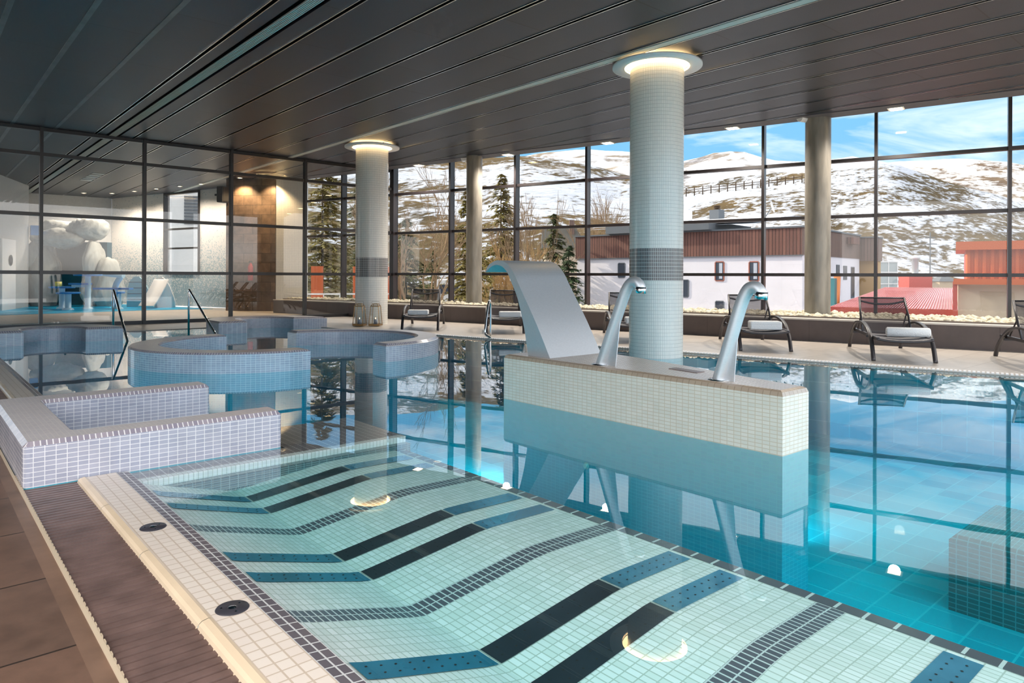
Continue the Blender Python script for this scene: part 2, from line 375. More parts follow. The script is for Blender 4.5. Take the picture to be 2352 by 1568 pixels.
def snowground(name, snow, shrub, scale, lo, hi, stretch=(1, 1, 1), patch=.03, zfade=None):
    m, nt, b = newmat(name); b.inputs['Roughness'].default_value = .85; b.inputs['Specular IOR Level'].default_value = .2
    t = nt.nodes.new('ShaderNodeTexCoord'); mp = nt.nodes.new('ShaderNodeMapping'); mp.inputs['Scale'].default_value = stretch
    mp.inputs['Rotation'].default_value = (0, 0, R(50))
    nt.links.new(t.outputs['Object'], mp.inputs['Vector'])
    def nz(sc, det, rough=.6, dist=0):
        n = nt.nodes.new('ShaderNodeTexNoise'); n.inputs['Scale'].default_value = sc; n.inputs['Detail'].default_value = det; n.inputs['Roughness'].default_value = rough; n.inputs['Distortion'].default_value = dist
        nt.links.new(mp.outputs[0], n.inputs['Vector']); return n.outputs['Fac']
    def op(kind, a, bb):
        n = nt.nodes.new('ShaderNodeMath'); n.operation = kind
        for k, v in ((0, a), (1, bb)):
            if isinstance(v, (int, float)): n.inputs[k].default_value = v
            else: nt.links.new(v, n.inputs[k])
        return n.outputs[0]
    fine = nz(scale, 9, .66, .4); big = nz(patch, 4, .6, .8); mid = nz(scale*.25, 5, .6)
    v = op('ADD', op('ADD', op('MULTIPLY', fine, .55), op('MULTIPLY', mid, .45)), op('MULTIPLY', op('SUBTRACT', big, .5), .75))
    if zfade:
        sp = nt.nodes.new('ShaderNodeSeparateXYZ'); nt.links.new(t.outputs['Object'], sp.inputs[0])
        v = op('ADD', v, op('MULTIPLY', op('SUBTRACT', sp.outputs['Z'], zfade[0]), zfade[1]))
    r = ramp(nt, [(lo, (0, 0, 0)), (hi, (1, 1, 1))], v)
    r2 = ramp(nt, [(.35, shrub[0]), (.65, shrub[1])], nz(patch*2, 2))
    x = nt.nodes.new('ShaderNodeMixRGB'); nt.links.new(r.outputs[0], x.inputs['Fac']); nt.links.new(r2.outputs[0], x.inputs['Color1']); x.inputs['Color2'].default_value = (*snow, 1)
    nt.links.new(x.outputs[0], b.inputs['Base Color'])
    bp = nt.nodes.new('ShaderNodeBump'); bp.inputs['Strength'].default_value = .8; bp.inputs['Distance'].default_value = 1.5
    nt.links.new(op('ADD', fine, op('MULTIPLY', mid, 2)), bp.inputs['Height']); nt.links.new(bp.outputs[0], b.inputs['Normal'])
    return m
SHR = (lin((88, 76, 54)), lin((124, 102, 64)))
M_hillA = snowground('snowy hillside with shrubs', lin((230, 236, 250)), SHR, .9, .44, .53, (.55, 1.1, 1.5), .022, (14, .0016))
M_hillB = snowground('snowy hill with rocks', lin((238, 236, 238)), (lin((120, 100, 84)), lin((160, 134, 100))), .3, .38, .48, (.5, 1, 1.5), .012)
M_hillC = snowground('distant snowy ridge', lin((236, 238, 246)), (lin((130, 126, 130)), lin((160, 140, 110))), .08, .38, .5, (.5, 1, 1.5), .006)
M_yard = snowground('snowy yard ground', lin((222, 224, 232)), (lin((120, 110, 100)), lin((150, 130, 110))), .5, .42, .52)
def watermat():
    m, nt, b = newmat('clear turquoise pool water'); nt.nodes.remove(b); o = nt.nodes['Material Output']
    tr = nt.nodes.new('ShaderNodeBsdfTransparent'); tr.inputs[0].default_value = (.97, .99, .99, 1)
    gl = nt.nodes.new('ShaderNodeBsdfGlossy'); gl.inputs['Roughness'].default_value = 0; gl.inputs['Color'].default_value = (1, 1, 1, 1)
    t = nt.nodes.new('ShaderNodeTexCoord'); n = nt.nodes.new('ShaderNodeTexNoise'); n.inputs['Scale'].default_value = 2.6; n.inputs['Detail'].default_value = 2
    nt.links.new(t.outputs['Object'], n.inputs['Vector'])
    bp = nt.nodes.new('ShaderNodeBump'); bp.inputs['Strength'].default_value = .014; bp.inputs['Distance'].default_value = .02
    nt.links.new(n.outputs['Fac'], bp.inputs['Height']); nt.links.new(bp.outputs[0], gl.inputs['Normal'])
    fac = schlick(nt, .024, 1.05)
    mi = nt.nodes.new('ShaderNodeMixShader')
    nt.links.new(fac, mi.inputs[0]); nt.links.new(tr.outputs[0], mi.inputs[1]); nt.links.new(gl.outputs[0], mi.inputs[2])
    nt.links.new(mi.outputs[0], o.inputs['Surface'])
    va = nt.nodes.new('ShaderNodeVolumeAbsorption'); va.inputs['Color'].default_value = (.0, .89, .93, 1); va.inputs['Density'].default_value = 1.0
    nt.links.new(va.outputs[0], o.inputs['Volume'])
    return m
M_water = watermat()

# ------------------------------------------------------------------ plan of the hall
CORN = Vector((10.5, 17.05)); WD = Vector((.3007, -.9537)); WN = Vector((.9537, .3007))   # window wall: corner, run towards the camera, outward
PY = 17.05                                                                              # glass partition
def wallpt(t, off=0): p = CORN+WD*t+WN*off; return (p.x, p.y)
def edgeX(y): return 11.15+.25*(13.5-y)                                                 # outer edge of the dropped ceiling
def plantX(y): return 9.35+.242*(15.6-y)                                                # foot of the planter
CZ = 4.12
POOL_EDGE = [(10.95, -4.5), (9.95, 0), (9.434, 2.06), (9.07, 3.524), (8.52, 6.015), (7.98, 8.3), (7.416, 10.637), (6.95, 12.6), (6.35, 15.1)]
POOL = [(.9, -4.5)]+POOL_EDGE+[(3.0, 15.1), (3.0, 16.95), (.9, 16.95)]

# added unseen roof slab, ceiling
rf = MB().prism([(-1.2, -1.5), (14.9, -1.5), wallpt(20, .4), wallpt(-14.5, .4), (-4, 31), (-4, 4), (-1.2, 4)], 4.5, 4.75)  # unseen slab added to keep the sun out, cut open near the camera
struct(rf.build('roof_sunblock', M_white), 'unseen flat roof slab over the pool hall, added to block the sun', 'roof')
ceil = MB()
XS = [-2.75, -2.03, -1.31, -.58, .14, .86, 1.585, 2.31, 3.03, 3.26, 3.46, 3.75, 4.47, 5.2, 5.92, 6.64, 7.36, 8.08, 8.8, 9.52, 10.24, 10.95, 11.67, 12.39, 13.1, 13.8]
def Y0C(x): return 4 if x < -1.3 else -1.5
for a, b in zip(XS[:-1], XS[1:]):
    wa = .03
    if (a, b) == (3.26, 3.46): continue
    x0, x1 = a+wa, b-wa
    if b == 7.36: x1 = 7.28
    if a == 7.36: x0 = 7.44
    poly = clip_poly([(x0, Y0C(x0)), (x1, Y0C(x0)), (x1, 31), (x0, 31)], -1, -.25, 11.15+.25*13.5-.45)
    if len(poly) > 2:
        i = len(ceil.v); ceil.prism(poly, CZ, CZ+.03)
for k in range(len(ceil.f)):                      # boards run along Y
    ceil.uv[k] = [(ceil.v[i][1], ceil.v[i][0]+.58) for i in ceil.f[k]]
ceilo = struct(ceil.build('ceiling', M_board), 'dark charcoal board ceiling over the pool', 'ceiling')
MB().prism([(-1.2, -1.5), (edgeX(-1.5)-.4, -1.5), (edgeX(31)-.4, 31), (-4, 31), (-4, 4), (-1.2, 4)], CZ+.08, CZ+.1).build('ceiling_backing', M_black, ceilo)
for a in XS[:-1]:
    if a in (3.26, 3.46): continue
    g = MB(); hit = False
    offs = ((-.036, .012), (.024, .012)) if a > 2.4 else ((-.03, .06),)
    if a == 7.36: offs = ((-.1, .012), (.088, .012))
    for o_, w_ in offs:
        poly = clip_poly([(a+o_, Y0C(a)), (a+o_+w_, Y0C(a)), (a+o_+w_, 31), (a+o_, 31)], -1, -.25, 11.15+.25*13.5-.45)
        if len(poly) > 2: g.prism(poly, CZ-.008, CZ+.02); hit = True
    if hit: g.build('ceiling_rail', M_alu if a > 2.4 else M_darkrail, ceilo)
bd = MB().prism([(edgeX(-1.5)-.45, -1.5), (edgeX(-1.5), -1.5), (edgeX(31), 31), (edgeX(31)-.45, 31)], CZ-.01, CZ+.04)
bd.prism([(edgeX(-1.5)-.02, -1.5), (edgeX(-1.5), -1.5), (edgeX(31), 31), (edgeX(31)-.02, 31)], CZ, 4.48)
bd.build('ceiling_border', M_band, ceilo)
struct(MB().prism([(edgeX(-1.5), -1.5), wallpt(19.4, 0), wallpt(-14.5, 0), (edgeX(31), 31)], 4.46, 4.49).build('ceiling_recess', M_white), 'white raised ceiling strip along the windows', 'ceiling')
gr = empty('air_grille', (3.36, 13, CZ), 0, 'long pale slotted air grille running across the dark ceiling', 'vent')
MB().box(3.285, 3.435, -1.5, 30.9, CZ, CZ+.03).build('grille_body', M_alu, gr)
g = MB()
for k in range(6): g.box(3.292+k*.024, 3.306+k*.024, -1.5, 31, CZ-.012, CZ)
g.build('slat', M_pale, gr)
tag(MB().box(7.30, 7.42, -1.5, 27, CZ-.012, CZ+.03).build('linear_light', M_pale), 'slim pale unlit light strip set in the dark ceiling boards', 'light')

def lamp(name, loc, parent, watts, col, size, cone=None, aim=None):
    l = bpy.data.lights.new(name, 'SPOT' if cone else 'POINT'); l.energy = watts; l.color = col; l.shadow_soft_size = size
    if cone: l.spot_size = R(cone); l.spot_blend = .9 if cone < 90 else .6
    o = bpy.data.objects.new(name, l); COL.objects.link(o); o.parent = parent; o.location = loc
    if aim is not None: o.rotation_euler = Vector(aim).to_track_quat('-Z', 'Y').to_euler()
    return o
# downlights along the dropped ceiling's edge
def downlight(x, y, label):
    e = empty('downlight', (x, y, CZ-.012), math.atan2(-.25, -1)+PI/2+R(90), label, 'light', 'square downlights along the window edge of the ceiling')
    MB().box(-.13, .13, -.13, .13, -.012, 0).build('housing', M_white, e, world=False)
    MB().box(-.095, .095, -.095, .095, -.018, -.012).build('diffuser', M_spot, e, world=False)
    lamp('downlight_lamp', (0, 0, -.06), e, 260, (1, .91, .80), .09, 150)
for (y, lb) in ((15.75, 'small lit downlight above the far corner of the window wall'), (12.9, 'lit downlight between the far concrete column and the big tiled column, first of two'), (10.25, 'lit downlight just left of the big tiled column'), (7.55, 'lit downlight just right of the big tiled column'), (4.75, 'large lit downlight right of the near concrete column'), (1.9, 'lit downlight nearest the right edge of the ceiling')):
    downlight(edgeX(y)-.16, y, lb)
def emergency(x, y, rz, label):
    e = empty('emergency_light', (x, y, CZ), rz, label, 'light')
    m = MB()
    for k in range(9):
        pass
    prof = [(.07*math.cos(R(180+180*k/8)), .075*math.sin(R(180+180*k/8))) for k in range(9)]
    for k in range(8):
        (a, b), (c, d) = prof[k], prof[k+1]
        m.face([(-.2, a, b), (.2, a, b), (.2, c, d), (-.2, c, d)], smooth=True)
    m.face([(-.2, p[0], p[1]) for p in prof]); m.face([(.2, p[0], p[1]) for p in prof[::-1]])
    m.build('cover', M_white, e, world=False)
    MB().box(-.21, .21, -.08, .08, -.012, 0).build('base', M_pale, e, world=False)
emergency(12.85, 6.2, R(-15), 'white emergency light beside the top of the near concrete column')
emergency(10.75, 13.95, R(-60), 'white emergency light beside the top of the far concrete column')

# columns
def mosaic_column(x, y, r, z0, name_label, ring_label, zb=(1.10, 1.55)):
    e = empty('mosaic_column', (x, y, z0), 0, name_label, 'column')
    sh = MB()
    if z0 < 0: sh.lathe([(r, z0), (r, -.004), (r, zb[0]), (r, zb[1]), (r, CZ)], x, y, 64, mi=[2, 0, 1, 0], uvr=r)
    else: sh.lathe([(r, z0), (r, zb[0]), (r, zb[1]), (r, CZ)], x, y, 64, mi=[0, 1, 0], uvr=r)
    sh.build('shaft', [M_coltile, M_colband, M_teal], e)
    k = empty('column_ring_light', (x, y, 4.05), 0, ring_label, 'light')
    MB().lathe([(.45, 4.045), (.62, 4.045), (.62, 4.075), (.45, 4.075), (.45, 4.045)], x, y, 64).build('disc', M_white, k)
    MB().lathe([(r+.005, 4.10), (.448, 4.10), (.448, 4.085), (r+.005, 4.085), (r+.005, 4.10)], x, y, 64).build('glow_ring', M_warm, k)
mosaic_column(7.93, 5.985, .372, -1.0, 'big round white mosaic column standing in the pool, grey tile band', 'glowing ring light around the top of the big pool column', (1.06, 1.50))
mosaic_column(8.06, 14.11, .368, 0, 'round white mosaic column on the deck behind the two lanterns', 'glowing ring light around the column behind the lanterns', (1.08, 1.52))
for x, y, r, lb in ((12.98, 6.05, .228, 'bare concrete column by the windows, right of the big tiled column'), (10.74, 13.72, .2, 'bare concrete column by the windows, left of the steel waterfall')):
    tag(MB().lathe([(r, .3), (r, 4.47)], x, y, 40).build('concrete_column', M_concrete), lb, 'column')

# ------------------------------------------------------------------ window wall: one window per bay
TS = [-13.6, -11.6, -9.6, -7.75, -5.8, -3.9, -1.95, 0, 2.03, 4.07, 6.05, 8.06, 10.08, 12.16, 14.26, 16.2, 18.2, 20.2]
ANG = math.atan2(WD.y, WD.x)
def wallM(t): p = wallpt(t); return Matrix.Translation((p[0], p[1], 0)) @ Matrix.Rotation(ANG, 4, 'Z')
bay = 0
names = {0: 'first', 1: 'second', 2: 'third', 3: 'fourth', 4: 'fifth', 5: 'sixth', 6: 'seventh', 7: 'eighth', 8: 'ninth', 9: 'tenth'}
for a, b in zip(TS[:-1], TS[1:]):
    if b <= -5.7: continue                        # solid wall there
    bay += 1
    lab = ('window bay beyond the glass partition, %s from the corner' % names[[-1.95, -3.9, -5.8].index(a)]) if a < -.1 else 'tall window bay of the long window wall, %s right of the partition corner' % names[[0, 2.03, 4.07, 6.05, 8.06, 10.08, 12.16, 14.26, 16.2, 18.2].index(a)]
    p = wallpt(a); e = struct(empty('window_%d' % bay, (p[0], p[1], .35)), lab, 'window')
    Mx = wallM(a); L = b-a
    w = .14 if abs(a) < .01 else .055
    MB().box(-w/2, w/2, -.17, .03, .35, 4.46, M=Mx).build('mullion', M_frame, e)
    for z in (.37, 1.168, 2.32, 3.42, 4.44):
        MB().box(w/2, L-.0275, -.09, .03, z-.032, z+.032, M=Mx).build('transom', M_frame, e)
    zz = [.40, 1.136, 1.2, 2.288, 2.352, 3.388, 3.452, 4.41]
    for k in range(4):
        MB().box(w/2, L-.0275, -.012, -.002, zz[2*k], zz[2*k+1], M=Mx).build('pane', M_glass, e)
for (a, b, nm, lb) in ((-14.5, -12.4, 'wall_back', 'white wall of the play room by its tall window'), ):
    pass
# ------------------------------------------------------------------ glass partition bays
PX = [-3.75, -1.8, .15, 2.08, 4.0, 5.9, 7.78, 10.42]
order = {-3.75: 'far left, outside the photo', -1.8: 'second from the left end', .15: 'left edge of the photo', 2.08: 'in front of the ice cave', 4.0: 'in front of the white slide', 5.9: 'in front of the slate wall', 7.78: 'behind the lantern column'}
for k, (a, b) in enumerate(zip(PX[:-1], PX[1:])):
    e = struct(empty('window_%d' % (bay+1+k), (a, PY, 0)), 'floor to ceiling glass partition bay, ' + order[a], 'window')
    MB().box(a-.03, a+.03, PY-.07, PY+.07, 0.0, CZ).build('mullion', M_frame, e)
    for z in (.045, 1.15, 2.34, 3.57, 4.08):
        h = .045 if z < .1 else .036
        MB().box(a+.03, b-.03, PY-.045, PY+.045, z-h, z+h).build('transom', M_frame, e)
    zz = [.09, 1.114, 1.186, 2.304, 2.376, 3.534, 3.606, 4.044]
    for q in range(4):
        MB().box(a+.03, b-.03, PY-.006, PY+.006, zz[2*q], zz[2*q+1]).build('pane', M_pglass, e)

# ------------------------------------------------------------------ floors, planter, pebbles
fl = MB()
edge = POOL_EDGE
poly = [(p[0], p[1]) for p in edge]+[(3.0, 15.1), (3.0, 17.0)]+[(plantX(17)+.05, 17.0), (plantX(-4.5)+.05, -4.5)]
fl.prism(poly, -.05, .012)
flo = struct(fl.build('floor', M_floor), 'beige tiled pool deck along the planter', 'floor')
struct(MB().prism([(-4, -4.8), (.385, -4.8), (.385, 16.95), (-4, 16.95)], -.06, 0).build('floor_left', M_brown), 'wet brown tiled deck at the lower left', 'floor')
struct(MB().prism([(.385, -4.8), (.437, -4.8), (.437, 16.95), (.385, 16.95)], -.06, .0).build('trim_1', plain('brown deck strip', lin((122, 96, 80)), .4, noise_amt=.25, scale=7)), 'narrow brown deck strip beside the grate', 'trim')
t2 = MB().box(.437, .449, -4.8, 16.95, -.06, .006)
for k in range(210): t2.box(.449, .455, -4.8+k*.045, -4.8+k*.045+.022, -.03, .004)
struct(t2.build('trim_2', M_trimw), 'toothed cream edge strip beside the grate', 'trim')
pl = MB()
ys = [-5, 0, 4, 8, 12, 15.6, 20.2]
front = [(plantX(y), y) for y in ys]
pl.prism(front+[(plantX(y)+.12, y) for y in ys[::-1]], 0, .375)
plo = tag(pl.build('planter', M_plant), 'long low brown tiled planter under the windows', 'planter')
pr = MB().prism([(plantX(y)-.012, y) for y in ys]+[(plantX(y)+.30, y) for y in ys[::-1]], .375, .40)
pr.build('rim', M_rim, plo)
MB().prism([(plantX(y)+.29, y) for y in ys]+[(plantX(y)+.33, y) for y in ys[::-1]], .30, .425).build('kerb', plain('grey kerb', lin((120, 108, 98)), .6), plo)
fill = MB().prism([(plantX(y)+.12, y) for y in ys]+[(CORN.x+.3*(CORN.y-y)/.9537-.02, y) for y in ys[::-1]], .05, .37)
fill.build('bed', M_pebble, plo)
pb = MB()
ico = bmesh.new(); bmesh.ops.create_icosphere(ico, subdivisions=1, radius=1); ico.verts.ensure_lookup_table()
IV = [v.co.copy() for v in ico.verts]; IF = [tuple(v.index for v in f.verts) for f in ico.faces]; ico.free()
rnd = random.Random(3)
for k in range(5200):
    y = rnd.uniform(-2.5, 20.1); x0 = plantX(y)+.36; x1 = CORN.x+.3153*(CORN.y-y)-.12
    x = x0+(x1-x0)*rnd.random()**1.8
    if (x-12.98)**2+(y-6.05)**2 < .075 or (x-10.74)**2+(y-13.72)**2 < .06: continue
    s = rnd.uniform(.028, .062); sx, sy, sz = s*rnd.uniform(.8, 1.3), s*rnd.uniform(.8, 1.3), s*rnd.uniform(.55, .9); a = rnd.uniform(0, PI)
    z = .375+rnd.uniform(0, .06); i = len(pb.v); ca, sa = math.cos(a), math.sin(a)
    pb.v += [(x+v.x*sx*ca-v.y*sy*sa, y+v.x*sx*sa+v.y*sy*ca, z+v.z*sz) for v in IV]
    for f in IF: pb.f.append(tuple(i+q for q in f)); pb.m.append(0); pb.uv.append(None); pb.sm.append(True)
tag(pb.build('pebbles', M_pebble), 'cream pebbles filling the long planter under the windows', 'pebbles', kind='stuff')
# low wall under the windows
struct(MB().prism([wallpt(-6, .02), wallpt(20.3, .02), wallpt(20.3, .25), wallpt(-6, .25)], -.5, .35).build('wall_right', M_plant), 'low sill wall under the long window wall', 'wall')

# ------------------------------------------------------------------ pool
struct(MB().prism(POOL, -1.12, -.92).build('floor_pool', M_basin), 'aqua tiled pool bottom', 'floor')
sides = MB()
for p, q in zip(POOL, POOL[1:]+POOL[:1]):
    sides.face([(p[0], p[1], -.95), (q[0], q[1], -.95), (q[0], q[1], -.005), (p[0], p[1], -.005)])
struct(sides.build('wall_pool', M_basin), 'aqua tiled side walls of the pool', 'wall')
wpoly = [(.93, -4.45)]+[(x-.005, y) for x, y in POOL_EDGE]+[(3.0, 15.09), (3.0, 16.9), (.93, 16.9)]
struct(MB().prism(wpoly, -.93, 0).build('water', M_water), 'turquoise pool water', 'water')
# overflow grating on the far pool edge
og = MB(); n = 0
for (p, q) in zip(POOL_EDGE[:-2], POOL_EDGE[1:-1]):
    d = Vector((q[0]-p[0], q[1]-p[1])); L = d.length; d.normalize(); nn = Vector((d.y, -d.x))
    k = 0.0
    while k < L-.02:
        a = Vector(p)+d*k
        M_ = Matrix.Translation((a.x, a.y, 0)) @ Matrix.Rotation(math.atan2(d.y, d.x), 4, 'Z')
        og.box(0, .026, -.13, -.01, .012, .022, M=M_); k += .045
tag(og.build('overflow_grating', M_white), 'white slotted overflow grating along the far pool edge', 'grating')

def slat_grate(y0, y1, label):
    g = MB(); y = y0
    while y < y1:
        g.box(.452, .695, y, y+.029, -.035, -.008); y += .042
    e = tag(g.build('drain_grate', M_grate), label, 'grate')
    MB().box(.45, .70, y0, y1, -.10, -.09).build('gutter', M_black, e)
slat_grate(-.6, 4.325, 'dark slatted overflow grate along the near pool edge')
slat_grate(6.0, 14, 'dark slatted overflow grate behind the grey U-shaped wall')
# coping
def coping(y0, y1, label):
    e = empty('pool_coping', (.78, y0, 0), 0, label, 'coping')
    c = MB(); prof = [(.69, -.05), (.69, -.012), (.695, .004), (.705, .012), (.725, .016), (.735, .012)]
    for (xa, za), (xb, zb) in zip(prof[:-1], prof[1:]):
        y = y0
        while y < y1-.01:
            yb = min(y+.72, y1); gp = .0015
            c.face([(xa, yb-gp, za), (xa, y+gp, za), (xb, y+gp, zb), (xb, yb-gp, zb)], smooth=True); y = yb
    c.build('bullnose', M_bull, e)
    c = MB().box(.733, .875, y0, y1, -.06, .012); c.build('coping_tile', M_cope, e)
    c = MB()
    c.face([(.875, y0, .012), (.94, y0, .004), (.94, y1, .004), (.875, y1, .012)], uv=[(0, y0), (.064, y0), (.064, y1), (0, y1)])
    c.face([(.94, y0, .004), (.94, y0, -.06), (.94, y1, -.06), (.94, y1, .004)], uv=[(.064, y0), (.128, y0), (.128, y1), (.064, y1)])
    c.build('tile_band', M_greyt, e)
    return e
coping(-.6, 4.31, 'cream mosaic coping with a grey tile border along the near pool edge')
coping(6.0, 16.9, 'pool coping behind the grey U-shaped wall at the left edge')
for y, lb in ((3.268, 'round dark drain cover in the coping, the farther one'), (2.304, 'round dark drain cover in the coping, the nearer one')):
    e = empty('drain_cover', (.807, y, .012), 0, lb, 'drain', 'drain covers in the coping')
    MB().lathe([(.0, .004), (.05, .004), (.053, 0)], 0, 0, 40).build('plate', plain('dark resin', lin((56, 54, 60)), .4) if 'dark resin' not in MATS else MATS['dark resin'], e, world=False)
    MB().lathe([(.0, .007), (.011, .006), (.014, .004)], 0, 0, 20).build('centre_cap', M_chrome, e, world=False)
    for k in range(3):
        a = R(30+120*k); MB().lathe([(0, .006), (.0045, .004)], .034*math.cos(a), .034*math.sin(a), 12).build('screw', M_chrome, e, world=False)

# ------------------------------------------------------------------ bubble bench
be = empty('bubble_bench', (1.7, 1.5, -.3), 0, 'submerged white mosaic air bench with grey stripes and steel plates', 'bench')
PROF = [(.935, .0), (1.0, -.022), (1.38, -.128), (1.43, -.138), (1.48, -.134), (1.90, -.084), (1.98, -.074), (2.06, -.070), (2.15, -.071), (2.54, -.08)]
def benchz(x):
    for (a, za), (b, zb) in zip(PROF[:-1], PROF[1:]):
        if a <= x <= b: return za+(zb-za)*(x-a)/(b-a)
PER = 1.048; GY0 = 2.105
def bench_strip(mb, y0, y1, mi, dz=0):
    L = 0
    for (a, za), (b, zb) in zip(PROF[:-1], PROF[1:]):
        dl = math.hypot(b-a, zb-za)
        mb.face([(a, y0, za+dz), (b, y0, zb+dz), (b, y1, zb+dz), (a, y1, za+dz)], mi, [(L, y0-GY0), (L+dl, y0-GY0), (L+dl, y1-GY0), (L, y1-GY0)]); L += dl
bs = MB(); ys = [-.6]
for k in range(-3, 3):
    g0 = GY0+k*PER
    if g0+.109 > -.6 and g0 < 4.05:
        ys += [g0, g0+.109]
y = -.6
cuts = sorted(v for v in ys if -.6 <= v < 4.05)+[4.05]
for a, b in zip(cuts[:-1], cuts[1:]):
    grey = any(abs(a-(GY0+k*PER)) < 1e-6 for k in range(-3, 3))
    bench_strip(bs, a, b, 1 if grey else 0)
x = .94
bs.face([(2.54, -.6, -.08), (2.54, 4.05, -.08), (2.54, 4.05, -.95), (2.54, -.6, -.95)][::-1], 0)
bs.build('seat', [M_bench, M_stripe], be)
MB().prism([(2.50, -.6), (2.555, -.6), (2.555, 4.05), (2.50, 4.05)], -.2, -.076).build('edge_tiles', tile('grey edge mosaic', lin((92, 92, 100)), lin((205, 212, 212)), .2, .1, .006), be)
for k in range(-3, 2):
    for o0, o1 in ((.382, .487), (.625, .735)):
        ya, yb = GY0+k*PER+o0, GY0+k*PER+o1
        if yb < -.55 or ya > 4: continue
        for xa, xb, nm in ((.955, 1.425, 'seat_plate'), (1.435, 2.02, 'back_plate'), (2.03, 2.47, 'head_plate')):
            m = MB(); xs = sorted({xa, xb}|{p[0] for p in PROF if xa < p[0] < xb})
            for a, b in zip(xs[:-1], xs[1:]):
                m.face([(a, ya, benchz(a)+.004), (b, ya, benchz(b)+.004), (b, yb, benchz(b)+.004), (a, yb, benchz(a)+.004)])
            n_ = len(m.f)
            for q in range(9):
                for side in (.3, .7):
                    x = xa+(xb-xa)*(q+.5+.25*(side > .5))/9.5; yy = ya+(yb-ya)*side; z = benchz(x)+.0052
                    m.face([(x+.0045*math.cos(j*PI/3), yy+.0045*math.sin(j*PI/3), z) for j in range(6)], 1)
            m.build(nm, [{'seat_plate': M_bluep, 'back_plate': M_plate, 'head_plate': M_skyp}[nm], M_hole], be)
# tiled frame of the bench by the U-shaped wall
st = empty('tiled_step', (1.7, 4.2, -.3), 0, 'brown mosaic ledge in the water between bench and grey U-shaped wall', 'step')
MB().box(.94, 2.62, 4.17, 4.333, -.9, -.012).box(1.85, 2.62, 4.333, 4.95, -.9, -.012).build('ledge', M_darkt, st)
MB().box(.94, 2.62, 4.11, 4.172, -.9, -.010).build('white_edge', M_bench, st)
MB().box(.94, 2.62, 4.05, 4.111, -.9, -.05).build('riser', tile('dark green riser tile', lin((70, 92, 98)), lin((120, 146, 150)), .05, .012, .002), st)

# ------------------------------------------------------------------ whirlpool walls
T = .232
def topedge(e): return all(v.co.z > T-.001 for v in e.verts)
def wallsel(e):
    z = [v.co.z for v in e.verts]
    return max(z) > T-.001 and (min(z) > T-.001 or True)
def tiled_wall(name, poly, label, arc=None, z0=-.93, bev=.036):
    m = MB().prism(poly, z0, -.004, 2).prism(poly, -.004, T)
    o = m.build(name, [M_jac, M_jactop, M_teal, M_jacch], top=(1, 3), bevel=bev, bseg=1, sel=lambda e: all(v.co.z > T-.001 for v in e.verts), arc=arc)
    return tag(o, label, 'pool wall')
def rr(poly, r, n=3):
    """round the convex corners of a plan"""
    out = []; N = len(poly)
    for i in range(N):
        p0, p1, p2 = Vector(poly[i-1]), Vector(poly[i]), Vector(poly[(i+1) % N])
        a = (p0-p1).normalized(); b = (p2-p1).normalized()
        rad = min(r, (p0-p1).length*.45, (p2-p1).length*.45)
        for k in range(n+1):
            t = k/n; q = (p1+a*rad)*(1-t)**2+p1*2*t*(1-t)+(p1+b*rad)*t*t; out.append((q.x, q.y))
    return out
U = [(.455, 4.335), (1.83, 4.335), (1.83, 4.545), (.72, 4.545), (.72, 5.745), (1.83, 5.745), (1.83, 5.985), (.455, 5.985)]
tiled_wall('whirlpool_wall', rr(U, .03), 'lavender grey U-shaped tiled wall in the left foreground beside the grate')
def arcwall(cx, cy, ri, ro, a0, a1, n=36, ext0=0, ext1=0):
    o = arcpts(cx, cy, ro, a0, a1, n); i = arcpts(cx, cy, ri, a0, a1, n)
    return o+i[::-1]
# left half of the oval whirlpool: open to the right
cx, cyy = 3.5, 9.2
pts = [(3.6, cyy-1.48)]+arcpts(cx, cyy, 1.48, 270, 90, 36)+[(3.52, cyy+1.48), (3.52, cyy+1.13)]+arcpts(cx, cyy, 1.13, 90, 270, 36)+[(3.6, cyy-1.13)]
tiled_wall('whirlpool_wall', pts, 'C-shaped tiled whirlpool wall, open on the right, behind the U-shaped wall', arc=(cx, cyy, 1.4, 0))
cx, cyy = 4.68, 9.25
pts = [(4.64, cyy-1.5)]+arcpts(cx, cyy, 1.5, -90, 90, 36)+[(4.62, cyy+1.5), (4.62, cyy+1.17)]+arcpts(cx, cyy, 1.17, 90, -90, 36)+[(4.64, cyy-1.17)]
tiled_wall('whirlpool_wall', pts, 'C-shaped tiled whirlpool wall, open on the left, in front of the lantern column', arc=(cx, cyy, 1.4, PI))
cx, cyy = 5.55, 13.95
pts = [(4.42, 13.4)]+arcpts(cx, cyy, 1.13, 180, 0, 30)+[(6.78, 13.75), (6.12, 13.95)]+arcpts(cx, cyy, .57, 0, 180, 24)+[(4.95, 13.4)]
tiled_wall('whirlpool_wall', pts, 'small arched tiled wall right of the second handrail, by the partition', arc=(cx, cyy, 1.0, -PI/2))
cx, cyy = 1.8, 13.4
pts = [(.96, 13.1)]+arcpts(cx, cyy, .84, 180, 90, 15)+arcpts(cx, cyy, .97, 90, 0, 15)[1:]+[(2.77, 13.15), (2.24, 13.25)]+arcpts(cx, cyy, .42, 0, 180, 24)+[(1.38, 13.1)]
tiled_wall('whirlpool_wall', pts, 'small arched tiled wall left of the first handrail, at the left edge', arc=(cx, cyy, .8, -PI/2))

